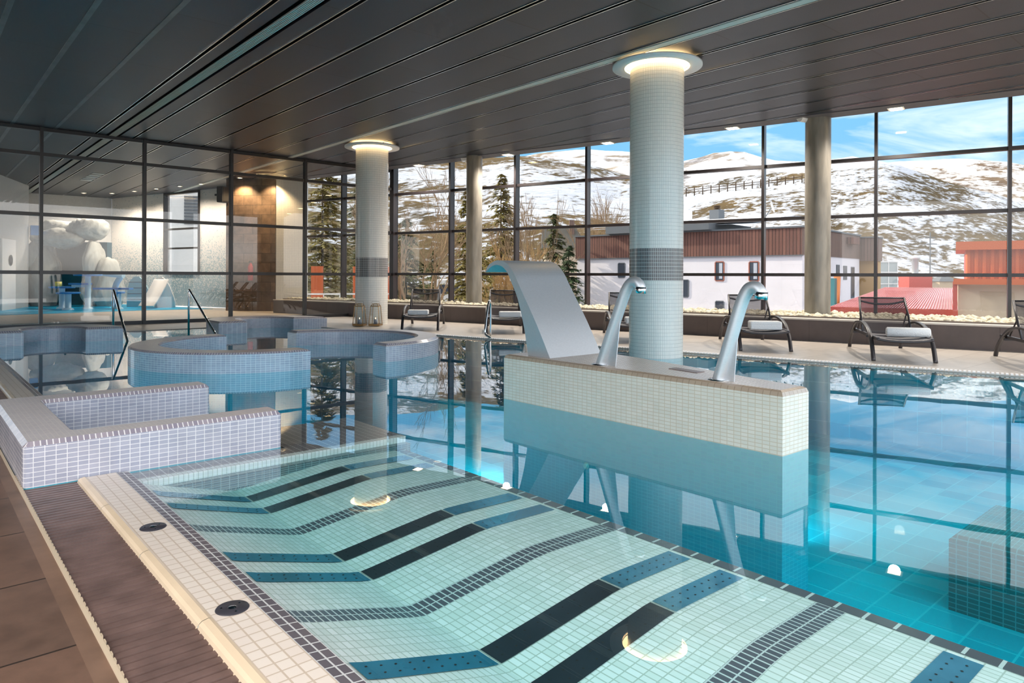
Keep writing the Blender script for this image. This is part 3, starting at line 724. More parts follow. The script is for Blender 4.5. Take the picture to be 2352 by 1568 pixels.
# handrails at the pool steps
def handrail(p, top, foot, label):
    m = MB(); P0 = Vector((p[0], p[1], -.6)); P1 = Vector((p[0], p[1], top)); P2 = Vector(foot)
    d = (P2-P1).normalized()
    path = [P0, P1-Vector((0, 0, .06)), P1-Vector((0, 0, .02)), P1+d*.02, P1+d*.06, P2]
    m.tube(path, .02, 12)
    tag(m.build('handrail', M_chrome), label, 'handrail')
handrail((2.89, 14.5), .83, (2.76, 12.4, -.3), 'polished handrail at the pool steps, left of the two')
handrail((4.12, 14.2), .83, (4.2, 12.2, -.3), 'polished handrail at the pool steps, right of the two')
ld = MB(); pth = spline([(8.02, 9.75, .02), (8.0, 9.72, .55), (7.95, 9.68, .66), (7.86, 9.62, .60), (7.74, 9.55, .22), (7.72, 9.52, .08), (7.76, 9.4, -.02), (7.80, 9.3, -.4)], 6)
ld.tube(pth, .02, 10)
tag(ld.build('grab_rail', M_chrome), 'curved chrome grab rail at the far pool edge behind the steel waterfall', 'handrail')

# ------------------------------------------------------------------ massage wall with steel waterfall and two spouts
MT = .40
pm = [(4.08, 2.115), (4.40, 2.105)]+[tuple(p)[:2] for p in spline([(4.40, 2.105, 0), (4.52, 2.6, 0), (4.72, 3.3, 0), (4.88, 4.0, 0), (4.94, 4.5, 0), (4.86, 4.80, 0)], 4)][1:]+[(4.08, 4.765)]
mw = MB().prism(pm, -.93, -.004, 2).prism(pm, -.004, MT)
mwo = mw.build('massage_wall', [M_mass, M_masstop, M_teal, M_massch], top=(1, 3), bevel=.035, bseg=2, sel=lambda e: all(v.co.z > MT-.001 for v in e.verts) )
tag(mwo, 'white mosaic massage wall standing in the pool under the steel waterfall', 'pool wall')
MB().prism([(4.36, 2.92), (4.46, 2.92), (4.50, 3.2), (4.40, 3.2)], MT-.002, MT+.004).build('slot_cover', M_grate, mwo)
nzl = MB()
for q in range(1): pass
for k in range(20):
    a0, a1 = 2*PI*k/20, 2*PI*(k+1)/20
    nzl.face([(4.078, 3.75+.028*math.cos(a0), -.40+.028*math.sin(a0)), (4.078, 3.75+.028*math.cos(a1), -.40+.028*math.sin(a1)), (4.06, 3.75+.018*math.cos(a1), -.40+.018*math.sin(a1)), (4.06, 3.75+.018*math.cos(a0), -.40+.018*math.sin(a0))])
nzl.face([(4.06, 3.75+.018*math.cos(2*PI*k/20), -.40+.018*math.sin(2*PI*k/20)) for k in range(20)])
nzl.build('water_jet', M_pale, mwo)
# waterfall
wf = empty('steel_waterfall', (4.5, 4.4, MT), 0, 'wide curved stainless steel waterfall spout on the massage wall', 'waterfall')
FR = spline([(0, 4.268, .40), (0, 4.44, .686), (0, 4.65, .993), (0, 4.748, 1.137), (0, 4.83, 1.214), (0, 4.911, 1.2475), (0, 4.995, 1.252), (0, 5.08, 1.226), (0, 5.13, 1.19), (0, 5.158, 1.144)], 5)
BK = spline([(0, 4.548, .40), (0, 4.60, .638), (0, 4.69, .90), (0, 4.79, 1.07), (0, 4.839, 1.143), (0, 4.91, 1.195), (0, 4.995, 1.2125), (0, 5.07, 1.195), (0, 5.12, 1.165), (0, 5.15, 1.143)], 5)
xa, xb = 4.175, 4.83
m = MB()
for p, q in zip(FR[:-1], FR[1:]):
    m.face([(xa, q.y, q.z), (xa, p.y, p.z), (xb, p.y, p.z), (xb, q.y, q.z)], smooth=True)
m.build('front_sheet', M_steel, wf)
m = MB()
for p, q in zip(BK[:-1], BK[1:]):
    m.face([(xa+.002, p.y, p.z), (xa+.002, q.y, q.z), (xb-.002, q.y, q.z), (xb-.002, p.y, p.z)], smooth=True)
m.build('back_sheet', M_steel, wf)
for x, s in ((xa, 1), (xb, -1)):
    m = MB()
    for k in range(len(FR)-1):
        f = [(x, FR[k].y, FR[k].z), (x, FR[k+1].y, FR[k+1].z), (x, BK[k+1].y, BK[k+1].z), (x, BK[k].y, BK[k].z)]
        m.face(f if s > 0 else f[::-1])
    m.build('side_sheet', M_steel, wf)
def spout(x, ys, zs, gus, label):
    e = empty('neck_shower', (x, ys[0], MT), 0, label, 'spout', 'steel neck shower spouts on the massage wall')
    path = spline([(x, a, b) for a, b in zip(ys, zs)], 6)
    MB().tube(path, [.045*(1-.12*k/(len(path)-1)) for k in range(len(path))], 20).build('pipe', M_steel, e)
    a, b = path[-2], path[-1]; d = (b-a).normalized()
    MB().tube([b-d*.045, b+d*.004], .043, 20).build('nozzle', M_chrome, e)
    g = MB()
    for s in (-.004, .004):
        pts = [(x+s, gus[0], MT), (x+s, gus[1], MT), (x+s, gus[2], gus[3])]
        g.face(pts if s < 0 else pts[::-1])
    g.face([(x-.004, gus[1], MT), (x+.004, gus[1], MT), (x+.004, gus[2], gus[3]), (x-.004, gus[2], gus[3])])
    g.build('gusset', M_steel, e)
    MB().lathe([(.075, MT), (.072, MT+.006), (.04, MT+.007)], x, ys[0], 28).build('base_plate', M_chrome, e)
spout(4.2, [3.71, 3.60, 3.49, 3.44, 3.395, 3.345, 3.315, 3.315], [.39, .66, .92, 1.02, 1.062, 1.06, 1.02, .985], (3.70, 3.555, 3.50, .86), 'curved steel spout between the waterfall and the big tiled column')
spout(4.2, [2.64, 2.555, 2.48, 2.435, 2.40, 2.36, 2.33, 2.33], [.39, .66, .90, 1.0, 1.035, 1.035, 1.0, .965], (2.63, 2.52, 2.485, .84), 'curved steel spout at the right end of the massage wall')

# underwater lamps: the C wall's is read off its glow, the others added fill
def pool_or_fill_light(x, y, dx, dy, label, watts=420):
    e = empty('pool_or_fill_light', (x, y, -.5), math.atan2(dy, dx)-PI/2, label, 'light', 'underwater lamps in the pool walls, mostly added fill')
    m = MB(); m.face([(.09*math.cos(2*PI*k/24), .012, .09*math.sin(2*PI*k/24)) for k in range(24)]); m.build('lens', plain('underwater lamp lens', (.8, .95, 1), .3, emit=((.75, .95, 1), 4)) if 'underwater lamp lens' not in MATS else MATS['underwater lamp lens'], e, world=False)
    m = MB()
    for k in range(24):
        a, b = 2*PI*k/24, 2*PI*(k+1)/24
        m.face([(.12*math.cos(a), 0, .12*math.sin(a)), (.12*math.cos(b), 0, .12*math.sin(b)), (.09*math.cos(b), .014, .09*math.sin(b)), (.09*math.cos(a), .014, .09*math.sin(a))])
    m.build('rim', M_chrome, e, world=False)
    lamp('pool_lamp', (0, .10, 0), e, watts, (.85, .97, 1), .08, 64, (0, 1, -.62))
pool_or_fill_light(2.03, 9.0, -1, -.25, 'underwater lamp on the left curve of the open-right C-shaped wall')
pool_or_fill_light(1.835, 5.865, 1, .3, 'added underwater fill lamp in the back end of the U-shaped wall', 600)
pool_or_fill_light(4.4, 4.77, 0, 1, 'added underwater fill lamp in the left end of the massage wall', 60)
pool_or_fill_light(2.625, 4.65, 1, .4, 'added underwater fill lamp in the end of the brown mosaic ledge', 100)
pool_or_fill_light(.932, 6.7, 1, 0, 'added underwater fill lamp in the near pool wall just behind the U-shaped wall', 1100)
pool_or_fill_light(.932, 9.0, 1, 0, 'added underwater fill lamp in the near pool wall level with the C-shaped wall', 1100)
pool_or_fill_light(.932, 11.5, 1, 0, 'added underwater fill lamp in the near pool wall farther along', 700)
pool_or_fill_light(4.87, 3.9, 1, -.2, 'added underwater fill lamp on the back of the massage wall, nearer the waterfall', 90)
pool_or_fill_light(4.64, 2.95, 1, -.25, 'added underwater fill lamp on the back of the massage wall, nearer the right end', 60)
pool_or_fill_light(3.7, 10.33-.02, 0, -1, 'added underwater fill lamp inside the oval whirlpool', 220)

# submerged things
sb = MB().box(4.8, 5.7, -1.5, 1.42, -.93, -.46)
tag(sb.build('submerged_bench', tile('brown bench mosaic', lin((108, 104, 104)), lin((132, 146, 150)), .06, .03, .003), bevel=.03, sel=lambda e: all(v.co.z > -.47 for v in e.verts)), 'brown tiled bench under the water at the right edge', 'bench')
dr = empty('floor_drain', (4.62, 2.45, -.92), 0, 'round drain disc on the pool bottom below the right spout', 'drain')
dr.location = (3.98, 2.14, -.92)
MB().lathe([(0, .03), (.07, .03), (.09, .012), (.12, .012), (.125, 0)], 0, 0, 32).build('disc', M_ltblue, dr, world=False)
MB().lathe([(0, .045), (.05, .042), (.052, .03)], 0, 0, 24).build('cap', M_pale, dr, world=False)

# ------------------------------------------------------------------ loungers
def make_lounger():
    e = empty('sun_lounger', (0, 0, 0))
    W_ = .36
    loop = spline([(0, -.02, 0), (0, .10, .20), (0, .30, .355), (0, .62, .44), (0, .98, .46), (0, 1.35, .42), (0, 1.68, .28), (0, 1.90, .12), (0, 1.98, 0)], 5)
    for s in (-1, 1):
        MB().band([(s*W_, p.y, p.z) for p in loop], .05, .028).build('leg', M_chair, e, world=False)
    f = MB()
    for s in (-1, 1): f.box(s*.315-.018, s*.315+.018, -.06, 1.9, .275, .315)
    f.tube(spline([(-.33, -.05, .295), (-.2, -.06, .272), (0, -.065, .262), (.2, -.06, .272), (.33, -.05, .295)], 5), .018, 8)
    f.box(-.36, .36, .52, .56, .27, .30); f.box(-.36, .36, 1.60, 1.64, .25, .28)
    f.build('frame', M_chair, e, world=False)
    s_ = MB(); N = 10
    for i in range(N):
        for j in range(6):
            def P(i, j):
                u = -1+2*i/N; y = -.05+1.13*j/6; return (u*.30, y, .305-.028*(1-u*u))
            s_.face([P(i, j), P(i+1, j), P(i+1, j+1), P(i, j+1)], smooth=True)
    s_.build('seat', plain('grey sling seat', lin((86, 82, 86)), .6) if 'grey sling seat' not in MATS else MATS['grey sling seat'], e, world=False)
    bf = MB(); bp0 = (1.06, .30); bp1 = (1.46, .80)
    def B(x, t, sag=0): return (x, bp0[0]+(bp1[0]-bp0[0])*t+sag*.78, bp0[1]+(bp1[1]-bp0[1])*t-sag*.62)
    for s in (-1, 1): bf.tube([B(s*.315, 0), B(s*.315, .5), B(s*.30, 1)], .017, 8)
    bf.tube([B(-.30, .99), B(.30, .99)], .012, 8)
    bf.tube(spline([B(-.30, .9), B(-.15, .85, .02), B(0, .835, .025), B(.15, .85, .02), B(.30, .9)], 4), .014, 8)
    for s in (-1, 1): bf.tube([B(s*.30, .55), (s*.30, 1.62, .29)], .011, 6)
    bf.build('backrest_frame', M_chair, e, world=False)
    b = MB()
    for i in range(N):
        for j in range(6):
            def Q(i, j):
                u = -1+2*i/N; return B(u*(.30-.012*j/6), j/6, .03*(1-u*u)*(1 if j < 6 else .3))
            b.face([Q(i, j), Q(i+1, j), Q(i+1, j+1), Q(i, j+1)], smooth=True)
    b.build('backrest', M_sling, e, world=False)
    return e
CH = [((7.80, 11.72), 51, 'dark sling lounger nearest the lanterns, in front of the far concrete column\'s left'),
      ((8.67, 10.1), 50, 'dark sling lounger seen just left of the steel waterfall'),
      ((9.15, 7.36), 45, 'dark sling lounger half hidden behind the big tiled column and left spout'),
      ((9.62, 5.26), 40.5, 'dark sling lounger seen behind the right spout'),
      ((9.815, 3.43), 31, 'dark sling lounger with a rolled towel, whole in front of the red roof'),
      ((10.02, 1.58), 29, 'dark sling lounger cut off by the right edge of the photo')]
proto = make_lounger()
lst = []
for i, ((x, y), ang, lb) in enumerate(CH):
    o = proto if i == 0 else copy_tree(proto)
    o.location = (x, y, .013); o.rotation_euler = (0, 0, R(ang-90))
    tag(o, lb, 'lounger', 'sun loungers along the planter'); lst.append(o)
def towel(i, dx, dy, w, d, h, rolled, label):
    o = lst[i]; a = o.rotation_euler.z; ca, sa = math.cos(a), math.sin(a)
    p = (o.location.x+dx*ca-dy*sa, o.location.y+dx*sa+dy*ca, .013+.303)
    m = MB()
    if rolled:
        m.tube([(-w/2, 0, h/2), (-w/2+.012, 0, h/2), (0, 0, h/2), (w/2-.012, 0, h/2), (w/2, 0, h/2)], [h*.42, h*.5, h*.5, h*.5, h*.42], 24)
    else:
        m.box(-w/2, w/2, -d/2, d/2, 0, h)
    t = m.build('towel', M_towel, bevel=0 if rolled else .025, bseg=4, origin=(0, 0, 0))
    if rolled:
        for sx in (-1, 1):
            s = MB(); path = [(sx*(w/2+.001), .012*k/2.6*math.cos(k*.5), h/2+.012*k/2.6*math.sin(k*.5)) for k in range(0, 11)]
            s.tube(path, .002, 5)
            s.build('spiral_edge', plain('towel fold', lin((196, 194, 192)), .9) if 'towel fold' not in MATS else MATS['towel fold'], t, world=False)
    else:
        s = MB()
        for k in (1, 2): s.box(-w/2+.02, w/2-.02, -d/2-.001, -d/2+.02, h*k/3-.002, h*k/3+.001)
        s.build('fold', plain('towel fold shade%d' % i, lin((206, 206, 208)), .9), t, world=False)
    t.location = p; t.rotation_euler = (0, 0, a)
    tag(t, label, 'towel', 'white towels on the loungers')
towel(0, -.06, .28, .42, .26, .10, False, 'folded white towel on the lounger nearest the lanterns')
towel(1, .10, .22, .44, .26, .11, False, 'folded white towel on the lounger left of the waterfall')
towel(2, .10, .25, .44, .26, .11, False, 'folded white towel on the lounger behind the big column')
towel(3, .04, .25, .46, .24, .13, False, 'folded white towel on the lounger behind the right spout')
towel(4, .10, .25, .52, .2, .13, True, 'rolled white towel on the lounger in front of the red roof')

# lanterns and candles
for (x, y), lb, cl_ in (((7.42, 13.50), 'brass framed glass lantern left of the pair at the column foot', 'candle in the left lantern'), ((7.70, 13.30), 'brass framed glass lantern right of the pair at the column foot', 'candle in the right lantern')):
    z0 = .012; e = empty('lantern', (x, y, z0), R(-48), lb, 'lantern', 'brass lanterns at the column foot')
    f = MB(); b, t, H = .115, .085, .44
    for sx in (-1, 1):
        for sy in (-1, 1):
            f.tube([(sx*b, sy*b, .02), (sx*t, sy*t, H)], .007, 6)
    for hw, z in ((b, .045), (t, H), (.055, H+.045)):
        for sx in (-1, 1):
            f.box(sx*hw-.006, sx*hw+.006, -hw, hw, z-.008, z+.008); f.box(-hw, hw, sx*hw-.006, sx*hw+.006, z-.008, z+.008)
    for sx in (-1, 1):
        for sy in (-1, 1): f.tube([(sx*t, sy*t, H), (sx*.055, sy*.055, H+.045)], .006, 6)
    f.build('frame', M_brass, e, world=False)
    MB().box(-b, b, -b, b, .015, .045).build('base', M_brass, e, world=False)
    for q in range(4):
        Mr = Matrix.Rotation(PI/2*q, 4, 'Z')
        m = MB(); m.face([tuple(Mr @ Vector(p)) for p in ((-b+.01, b-.003, .05), (b-.01, b-.003, .05), (t-.008, t-.003, H-.01), (-t+.008, t-.003, H-.01))])
        m.face([tuple(Mr @ Vector(p)) for p in ((-b+.01, b-.006, .05), (b-.01, b-.006, .05), (t-.008, t-.006, H-.01), (-t+.008, t-.006, H-.01))][::-1])
        m.build('glass_pane', M_lglass, e, world=False)
    MB().tube([(-.085, 0, H), (-.085, 0, H+.10), (.085, 0, H+.10), (.085, 0, H)], .003, 6).build('handle', M_chair, e, world=False)
    c = empty('candle', (x, y, z0+.045), 0, 'blue grey pillar ' + cl_, 'candle', 'candles in the lanterns')
    MB().lathe([(0, 0), (.04, 0), (.04, .11), (.0, .108)], 0, 0, 24).build('wax', M_candle, c, world=False)
    MB().ball((0, 0, .128), (.006, .006, .016), 2).build('flame', M_flame, c, world=False)

# ------------------------------------------------------------------ play room behind the partition
struct(MB().prism([(-4, 19.0), (plantX(19), 19.0), (plantX(20.2), 20.2), (9.6, 20.2), (8.45, 23.5), (7.4, 25.5), (5.0, 31), (-4, 31)], -.05, .0).build('floor_play', M_floor), 'beige tiled floor of the play room', 'floor')
struct(MB().prism([(3.2, 17.0), (plantX(17)+.1, 17.0), (plantX(19)+.1, 19.0), (3.2, 19.0)], -.05, .0).build('floor_passage', M_floor), 'beige floor just behind the glass partition', 'floor')
struct(MB().box(-4, 3.2, 17.1, 19, -.4, -.35).build('floor_reflection', M_basin), 'aqua bottom under the water strip imitating the pool reflection', 'floor')
struct(MB().box(-4, 3.2, 17.12, 18.99, -.34, -.02).build('water_reflection', M_water), 'shallow water strip imitating the pool reflection in the glass partition', 'water')  # added water strip, stands in for the pool mirrored in the glass
struct(MB().prism([(-4, 22.8), (2.2, 23.2), (5.6, 23.9), (7.6, 23.6), (6.4, 28.5), (5.6, 31), (-4, 31)], .0, .008).build('floor_splash', M_cyan), 'cyan and blue splash pad floor of the play room', 'floor')
struct(MB().box(-4.2, -4, 4.0, 22.0, 0, 4.5).build('wall_unseen', plain('olive brown unseen wall finish', lin((172, 164, 146)), .7, noise_amt=.15, scale=2)), 'unseen olive brown side wall, added to darken the steel waterfall', 'wall')  # unseen wall added so the waterfall's steel side reflects something dark
wl = MB().prism([(.6, 22.0), (3.13, 28.5), (2.9, 28.6), (.35, 22.1)], 0, CZ+.1)
wlo = struct(wl.build('wall_left', M_kwall), 'white wall with a porthole door at the left of the play room', 'wall')
def onwall(t, z, off=.01):
    p = Vector((.6, 22.0))+Vector((2.53, 6.5))*t; n = Vector((6.5, -2.53)).normalized(); return (p.x+n.x*off, p.y+n.y*off, z)
d3 = struct(empty('door_1', onwall(.70, 0)), 'white door with a round porthole in the left play room wall', 'door')
dm = MB(); aW = math.atan2(6.5, 2.53)
Md = Matrix.Translation(onwall(.70, 0, 0)) @ Matrix.Rotation(aW, 4, 'Z')
MB().box(-.62, .62, -.05, .0, 0, 2.2, M=Md).build('leaf', M_white, d3)
for rr_, mm, nm, dy in ((.17, M_alu, 'porthole_rim', -.07), (.11, M_win, 'porthole_glass', -.075)):
    m = MB(); m.face([tuple(Md @ Vector((.1+rr_*math.cos(2*PI*k/28), dy, 1.55+rr_*math.sin(2*PI*k/28)))) for k in range(28)]); 
    m.build(nm, mm, d3)
bw = MB().prism([(3.13, 28.5), (3.3, 31.0), (6.08, 30.95), (6.3, 31.2), (3.1, 31.3), (2.9, 28.6)], 0, CZ+.1)
struct(bw.build('wall_back', M_kwall), 'pale back wall of the play room behind the ice cave', 'wall')
struct(MB().box(-4, 3.1, 31.3, 31.5, 0, 4.5).build('wall_sunblock', M_white), 'unseen far wall behind the porthole door wall, added to block the sun', 'wall')  # unseen wall added to keep low sun off the play room floor
# outer wall of the play room follows the line of the window wall, with one tall window
M_mos = newmat('pale wall fading into grey blue mosaic')
m_, nt_, b_ = M_mos; M_mos = m_
b_.inputs['Roughness'].default_value = .4
t_ = nt_.nodes.new('ShaderNodeTexCoord'); s_ = nt_.nodes.new('ShaderNodeSeparateXYZ'); nt_.links.new(t_.outputs['Object'], s_.inputs[0])
v_ = nt_.nodes.new('ShaderNodeTexVoronoi'); v_.inputs['Scale'].default_value = 34; nt_.links.new(t_.outputs['Object'], v_.inputs['Vector'])
w_ = nt_.nodes.new('ShaderNodeTexWhiteNoise'); nt_.links.new(v_.outputs['Color'], w_.inputs['Vector'])
mr_ = nt_.nodes.new('ShaderNodeMapRange'); mr_.inputs['From Min'].default_value = .3; mr_.inputs['From Max'].default_value = 2.4; mr_.inputs['To Min'].default_value = .95; mr_.inputs['To Max'].default_value = .02
nt_.links.new(s_.outputs['Z'], mr_.inputs['Value'])
lt_ = nt_.nodes.new('ShaderNodeMath'); lt_.operation = 'LESS_THAN'; nt_.links.new(w_.outputs['Value'], lt_.inputs[0]); nt_.links.new(mr_.outputs[0], lt_.inputs[1])
x_ = nt_.nodes.new('ShaderNodeMixRGB'); x_.inputs['Color1'].default_value = (*lin((216, 210, 204)), 1); x_.inputs['Color2'].default_value = (*lin((150, 168, 174)), 1)
nt_.links.new(lt_.outputs[0], x_.inputs['Fac']); nt_.links.new(x_.outputs[0], b_.inputs['Base Color'])
ow = MB()
for t0, t1, z0, z1 in ((-14.6, -11.1, 0, CZ+.1), (-9.0, -5.83, 0, CZ+.1), (-11.1, -9.0, 0, 1.15)):
    ow.prism([wallpt(t0, 0), wallpt(t1, 0), wallpt(t1, .2), wallpt(t0, .2)], z0, z1)
struct(ow.build('wall_play', M_mos, origin=(7, 26, 0)), 'pale play room wall fading into grey blue mosaic, beside its tall window', 'wall')
pw = wallpt(-11.1); we = struct(empty('window_30', (pw[0], pw[1], 1.15)), 'tall bright window in the play room wall behind the slide', 'window')
Mx = wallM(-11.1)
f = MB()
for x in (0, 2.05): f.box(x, x+.06, -.05, .1, 1.15, CZ, M=Mx)
for z in (1.15, 2.05, 2.75, 4.04): f.box(0, 2.1, -.05, .1, z, z+.06, M=Mx)
f.build('frame', M_frame, we); MB().box(.06, 2.05, .02, .03, 1.2, CZ, M=Mx).build('pane', M_glass, we)
# slate wall and white pillar
struct(MB().prism([(7.55, 22.25), (8.62, 21.0), (8.8, 21.15), (7.7, 22.4)], 0, CZ+.1).build('wall_slate', M_stone), 'brown slate clad wall end behind the partition', 'wall')
struct(MB().prism([(8.62, 20.95), (9.35, 20.4), (9.5, 20.6), (8.75, 21.2)], 0, CZ).build('wall_pillar', M_coltile), 'white mosaic wall pier right of the slate wall', 'wall')
fe = empty('fire_extinguisher', (8.05, 21.52, .95), R(-50), 'red fire extinguisher hanging on the slate wall behind the partition', 'fire extinguisher')
MB().lathe([(0, 0), (.07, 0), (.08, .02), (.08, .42), (.05, .5), (.025, .53), (.025, .56), (0, .56)], 0, 0, 24).build('cylinder', M_red, fe, world=False)
MB().box(-.02, .02, -.07, .07, .56, .60).build('handle', M_hole, fe, world=False)
MB().tube(spline([(.02, 0, .57), (.10, 0, .5), (.12, 0, .3), (.10, 0, .12)], 5), .012, 8).build('hose', M_hole, fe, world=False)
sp = empty('loudspeaker', (7.42, 22.15, 3.62), R(-150), 'black wall loudspeaker near the top of the slate wall', 'loudspeaker')
MB().box(-.16, .16, -.12, .12, -.25, .25).build('cabinet', M_hole, sp, world=False, bevel=.03, bseg=2)
MB().box(-.13, .13, .12, .13, -.21, .21).build('grille', M_black, sp, world=False)
MB().box(-.03, .03, -.3, -.12, -.03, .03).build('bracket', M_hole, sp, world=False)
for k, (px, py) in enumerate(((4.9, 29.5), (5.7, 28.9), (6.15, 27.6), (6.55, 26.3), (6.95, 25.0), (7.3, 23.9))):
    e = empty('ceiling_spot', (px, py, CZ), 0, 'small lit ceiling spot over the play room, %s from the ice cave' % names[k], 'light', 'small ceiling spots in the play room')
    MB().lathe([(.06, 0), (.09, 0), (.09, -.02), (.06, -.02), (.06, 0)], 0, 0, 20).build('trim_ring', M_white, e, world=False)
    MB().lathe([(0, -.012), (.06, -.012)], 0, 0, 16).build('bulb', M_spot, e, world=False)
    lamp('ceiling_spot_lamp', (0, 0, -.05), e, 110, (1, .86, .7), .06, 150)
for k, (px, py) in enumerate(((7.72, 21.55), (8.32, 20.8))):
    e = empty('ceiling_spot', (px, py, CZ), 0, 'warm ceiling spot washing the %s of the slate wall' % ('left half', 'right half')[k], 'light', 'warm spots over the slate wall')
    MB().lathe([(.06, 0), (.09, 0), (.09, -.02), (.06, -.02), (.06, 0)], 0, 0, 20).build('trim_ring', M_white, e, world=False)
    MB().lathe([(0, -.012), (.06, -.012)], 0, 0, 16).build('bulb', M_spot, e, world=False)
    lamp('ceiling_spot_lamp', (0, 0, -.05), e, 130, (1, .70, .38), .06, 110, (.1, .12, -1))
cv = empty('ceiling_vent', (4.3, 24.6, CZ), 0, 'row of five pale rectangular slots in the play room ceiling', 'vent')
for k in range(5): MB().box(-.16, .16, -1.1+k*.46, -.8+k*.46, -.014, 0).build('vent_slot', M_pale, cv, world=False)
bx = MB(); Mb = Matrix.Translation((3.45, 27.9, 2.5))
bx.prism([(3.18, 28.45), (3.42, 28.45), (3.42, 28.75), (3.18, 28.75)], 2.45, 2.78)
tag(bx.build('wall_box', M_blue), 'bright blue box on the play room wall left of the ice cave', 'box')

# ice cave: sculpted arch
def ICE(lat, D, z):                               # a point of the play room at lateral offset lat and distance D from the doorway viewpoint
    p = FW*D+RT*lat; return Vector((p.x, p.y, z))
ca_ = empty('ice_cave', tuple(ICE(-15.6, 24.8, 0)), 0, 'white sculpted ice cave arch on the splash pad', 'play structure')
def icefn(seed):
    def fn(p, co):
        d = noise.noise(p*1.6+Vector((seed, 0, 0)))*.14+abs(math.sin((p.x-p.y)*17+noise.noise(p*1.5)*5))*.06
        return p+co*d
    return fn
im = MB()
def lump(lat, D, z, rl, rd, rz, seed):
    c = ICE(lat, D, z)
    Mr = Matrix((( RT.x, FW.x, 0), (RT.y, FW.y, 0), (0, 0, 1)))
    f0 = icefn(seed)
    def fn(p, co):
        q = Mr @ Vector((co.x*rl, co.y*rd, co.z*rz)); return f0(c+q, (Mr @ co))
    im.ball(c, (1, 1, 1), 4, fn=fn)
for q in ((-16.65, 24.6, .9, .42, .6, 1.3, 1), (-16.78, 24.5, 1.75, .36, .55, .62, 2), (-15.95, 24.4, 2.40, .86, .6, .28, 5), (-15.15, 24.7, 2.72, .62, .6, .36, 6), (-16.45, 25.0, 2.72, .66, .5, .30, 7),
          (-14.82, 24.5, 1.45, .27, .5, .85, 3), (-14.75, 24.5, .5, .30, .55, .8, 4), (-14.35, 24.6, .65, .40, .6, .95, 8)): lump(*q)
im.build('ice_shell', M_ice, ca_)
cv2 = MB()
p0, p1 = ICE(-16.7, 25.3, 0), ICE(-14.8, 25.3, 0); p2, p3 = ICE(-14.8, 25.6, 0), ICE(-16.7, 25.6, 0)
cv2.prism([(q.x, q.y) for q in (p0, p1, p2, p3)], 0, 2.3).build('cave_lining', M_cave, ca_)
# water play tables
def post(lat, D, h, r, disc, label, tray=None):
    p = ICE(lat*.9, D*.9, 0); e = empty('play_table', tuple(p), 0, label, 'play table', 'blue water play tables')
    MB().lathe([(r*1.9, 0), (r*1.6, .05), (r, .07), (r, h)], 0, 0, 24).build('post', M_ltblue, e, world=False)
    MB().lathe([(0, h), (disc, h+.01), (disc+.02, h+.05), (disc-.03, h+.07), (0, h+.04)], 0, 0, 32).build('basin', M_blue, e, world=False)
    if tray:
        a, b, z = tray; Mr = Matrix.Rotation(-HEAD, 4, 'Z')
        MB().box(a, b, -.14, .14, z, z+.06, M=Mr).build('tray', M_blue, e, world=False)
        MB().box(a+.05, b-.05, -.06, .06, z-.08, z, M=Mr).build('tray_arm', M_ltblue, e, world=False)
post(-16.25, 25.0, .66, .085, .36, 'low round play table with a yellow pot, left of the group')
post(-15.45, 24.1, .50, .09, .32, 'lowest front round play table of the group')
post(-15.25, 24.9, 1.06, .085, .40, 'tallest round play table of the group with side trays', (-.55, .05, .78))
post(-14.15, 24.9, .50, .08, .18, 'small round play table at the right end of the group')
p = ICE(-13.2, 23.0, 0); e = empty('water_cannon', tuple(p), 0, 'pale blue curved water cannon behind the play tables', 'play structure')
MB().tube(spline([(0, 0, 0), (0, 0, .5), (.04, -.03, .8), (.16, -.13, 1.05)], 6), [.09]*19, 16).build('post', M_ltblue, e, world=False)
Mr = Matrix.Rotation(-HEAD, 4, 'Z')
MB().tube([tuple(Mr @ Vector(q)) for q in ((-.35, 0, 1.15), (.35, -.1, 1.08))], .085, 16).build('barrel', M_ltblue, e, world=False)
MB().box(-.65, .55, -.14, .14, .62, .68, M=Mr).build('tray', M_blue, e, world=False)
p = ICE(-14.62, 22.5, .735)
yp = MB().lathe([(.0, .708), (.09, .708), (.1, .88), (.08, .88), (.0, .86)], p.x-.12, p.y-.1, 20)
tag(yp.build('pot', M_yel), 'small yellow pot on the left play table', 'pot')
# slide
p = ICE(-11.9, 23.6, 0); e = empty('water_slide', tuple(p), -HEAD, 'white toddler slide with rounded fin sides near the partition', 'slide')
def fin(name, x, prof, th, mat):
    m = MB()
    for s in (0, th):
        f = [(x+s, 0, 0)]
    a = [(x+px, -th/2, z) for px, z in prof]; b = [(x+px, th/2, z) for px, z in prof]
    m.face(a); m.face(b[::-1])
    for k in range(len(a)):
        k2 = (k+1) % len(a); m.face([a[k2], a[k], b[k], b[k2]])
    return m
fin_prof = [(-.42, 0), (.42, 0), (.42, .22), (.36, .42), (.24, .72), (.12, .94), (-.02, 1.04), (-.16, 1.0), (-.26, .8), (-.3, .58), (-.46, .55), (-.46, .5), (-.36, .4)]
fin('side', 0, fin_prof, .06, M_white).build('side', M_white, e, world=False)
m2 = MB()
for a, b in zip(fin_prof[:-1], fin_prof[1:]): pass
sl = spline([(-.05, .1, .95), (-.1, .35, .70), (-.05, .8, .3), (0, 1.1, .08)], 6)
m2.band([(-.0, -p_.y, p_.z) for p_ in sl], .5, .04); m2.build('chute', M_white, e, world=False)
p = ICE(-12.9, 23.9, 0); e = empty('play_fin', tuple(p), -HEAD, 'grey striped rounded fin panel left of the white slide', 'play structure')
pf = [(-.38, 0), (.42, 0), (.46, .3), (.36, .6), (.2, .9), (.04, 1.05), (-.12, 1.05), (-.28, .9), (-.36, .6)]
fin('panel', 0, pf, .08, M_ltblue).build('panel', plain('grey blue fin', lin((150, 182, 192)), .4), e, world=False)
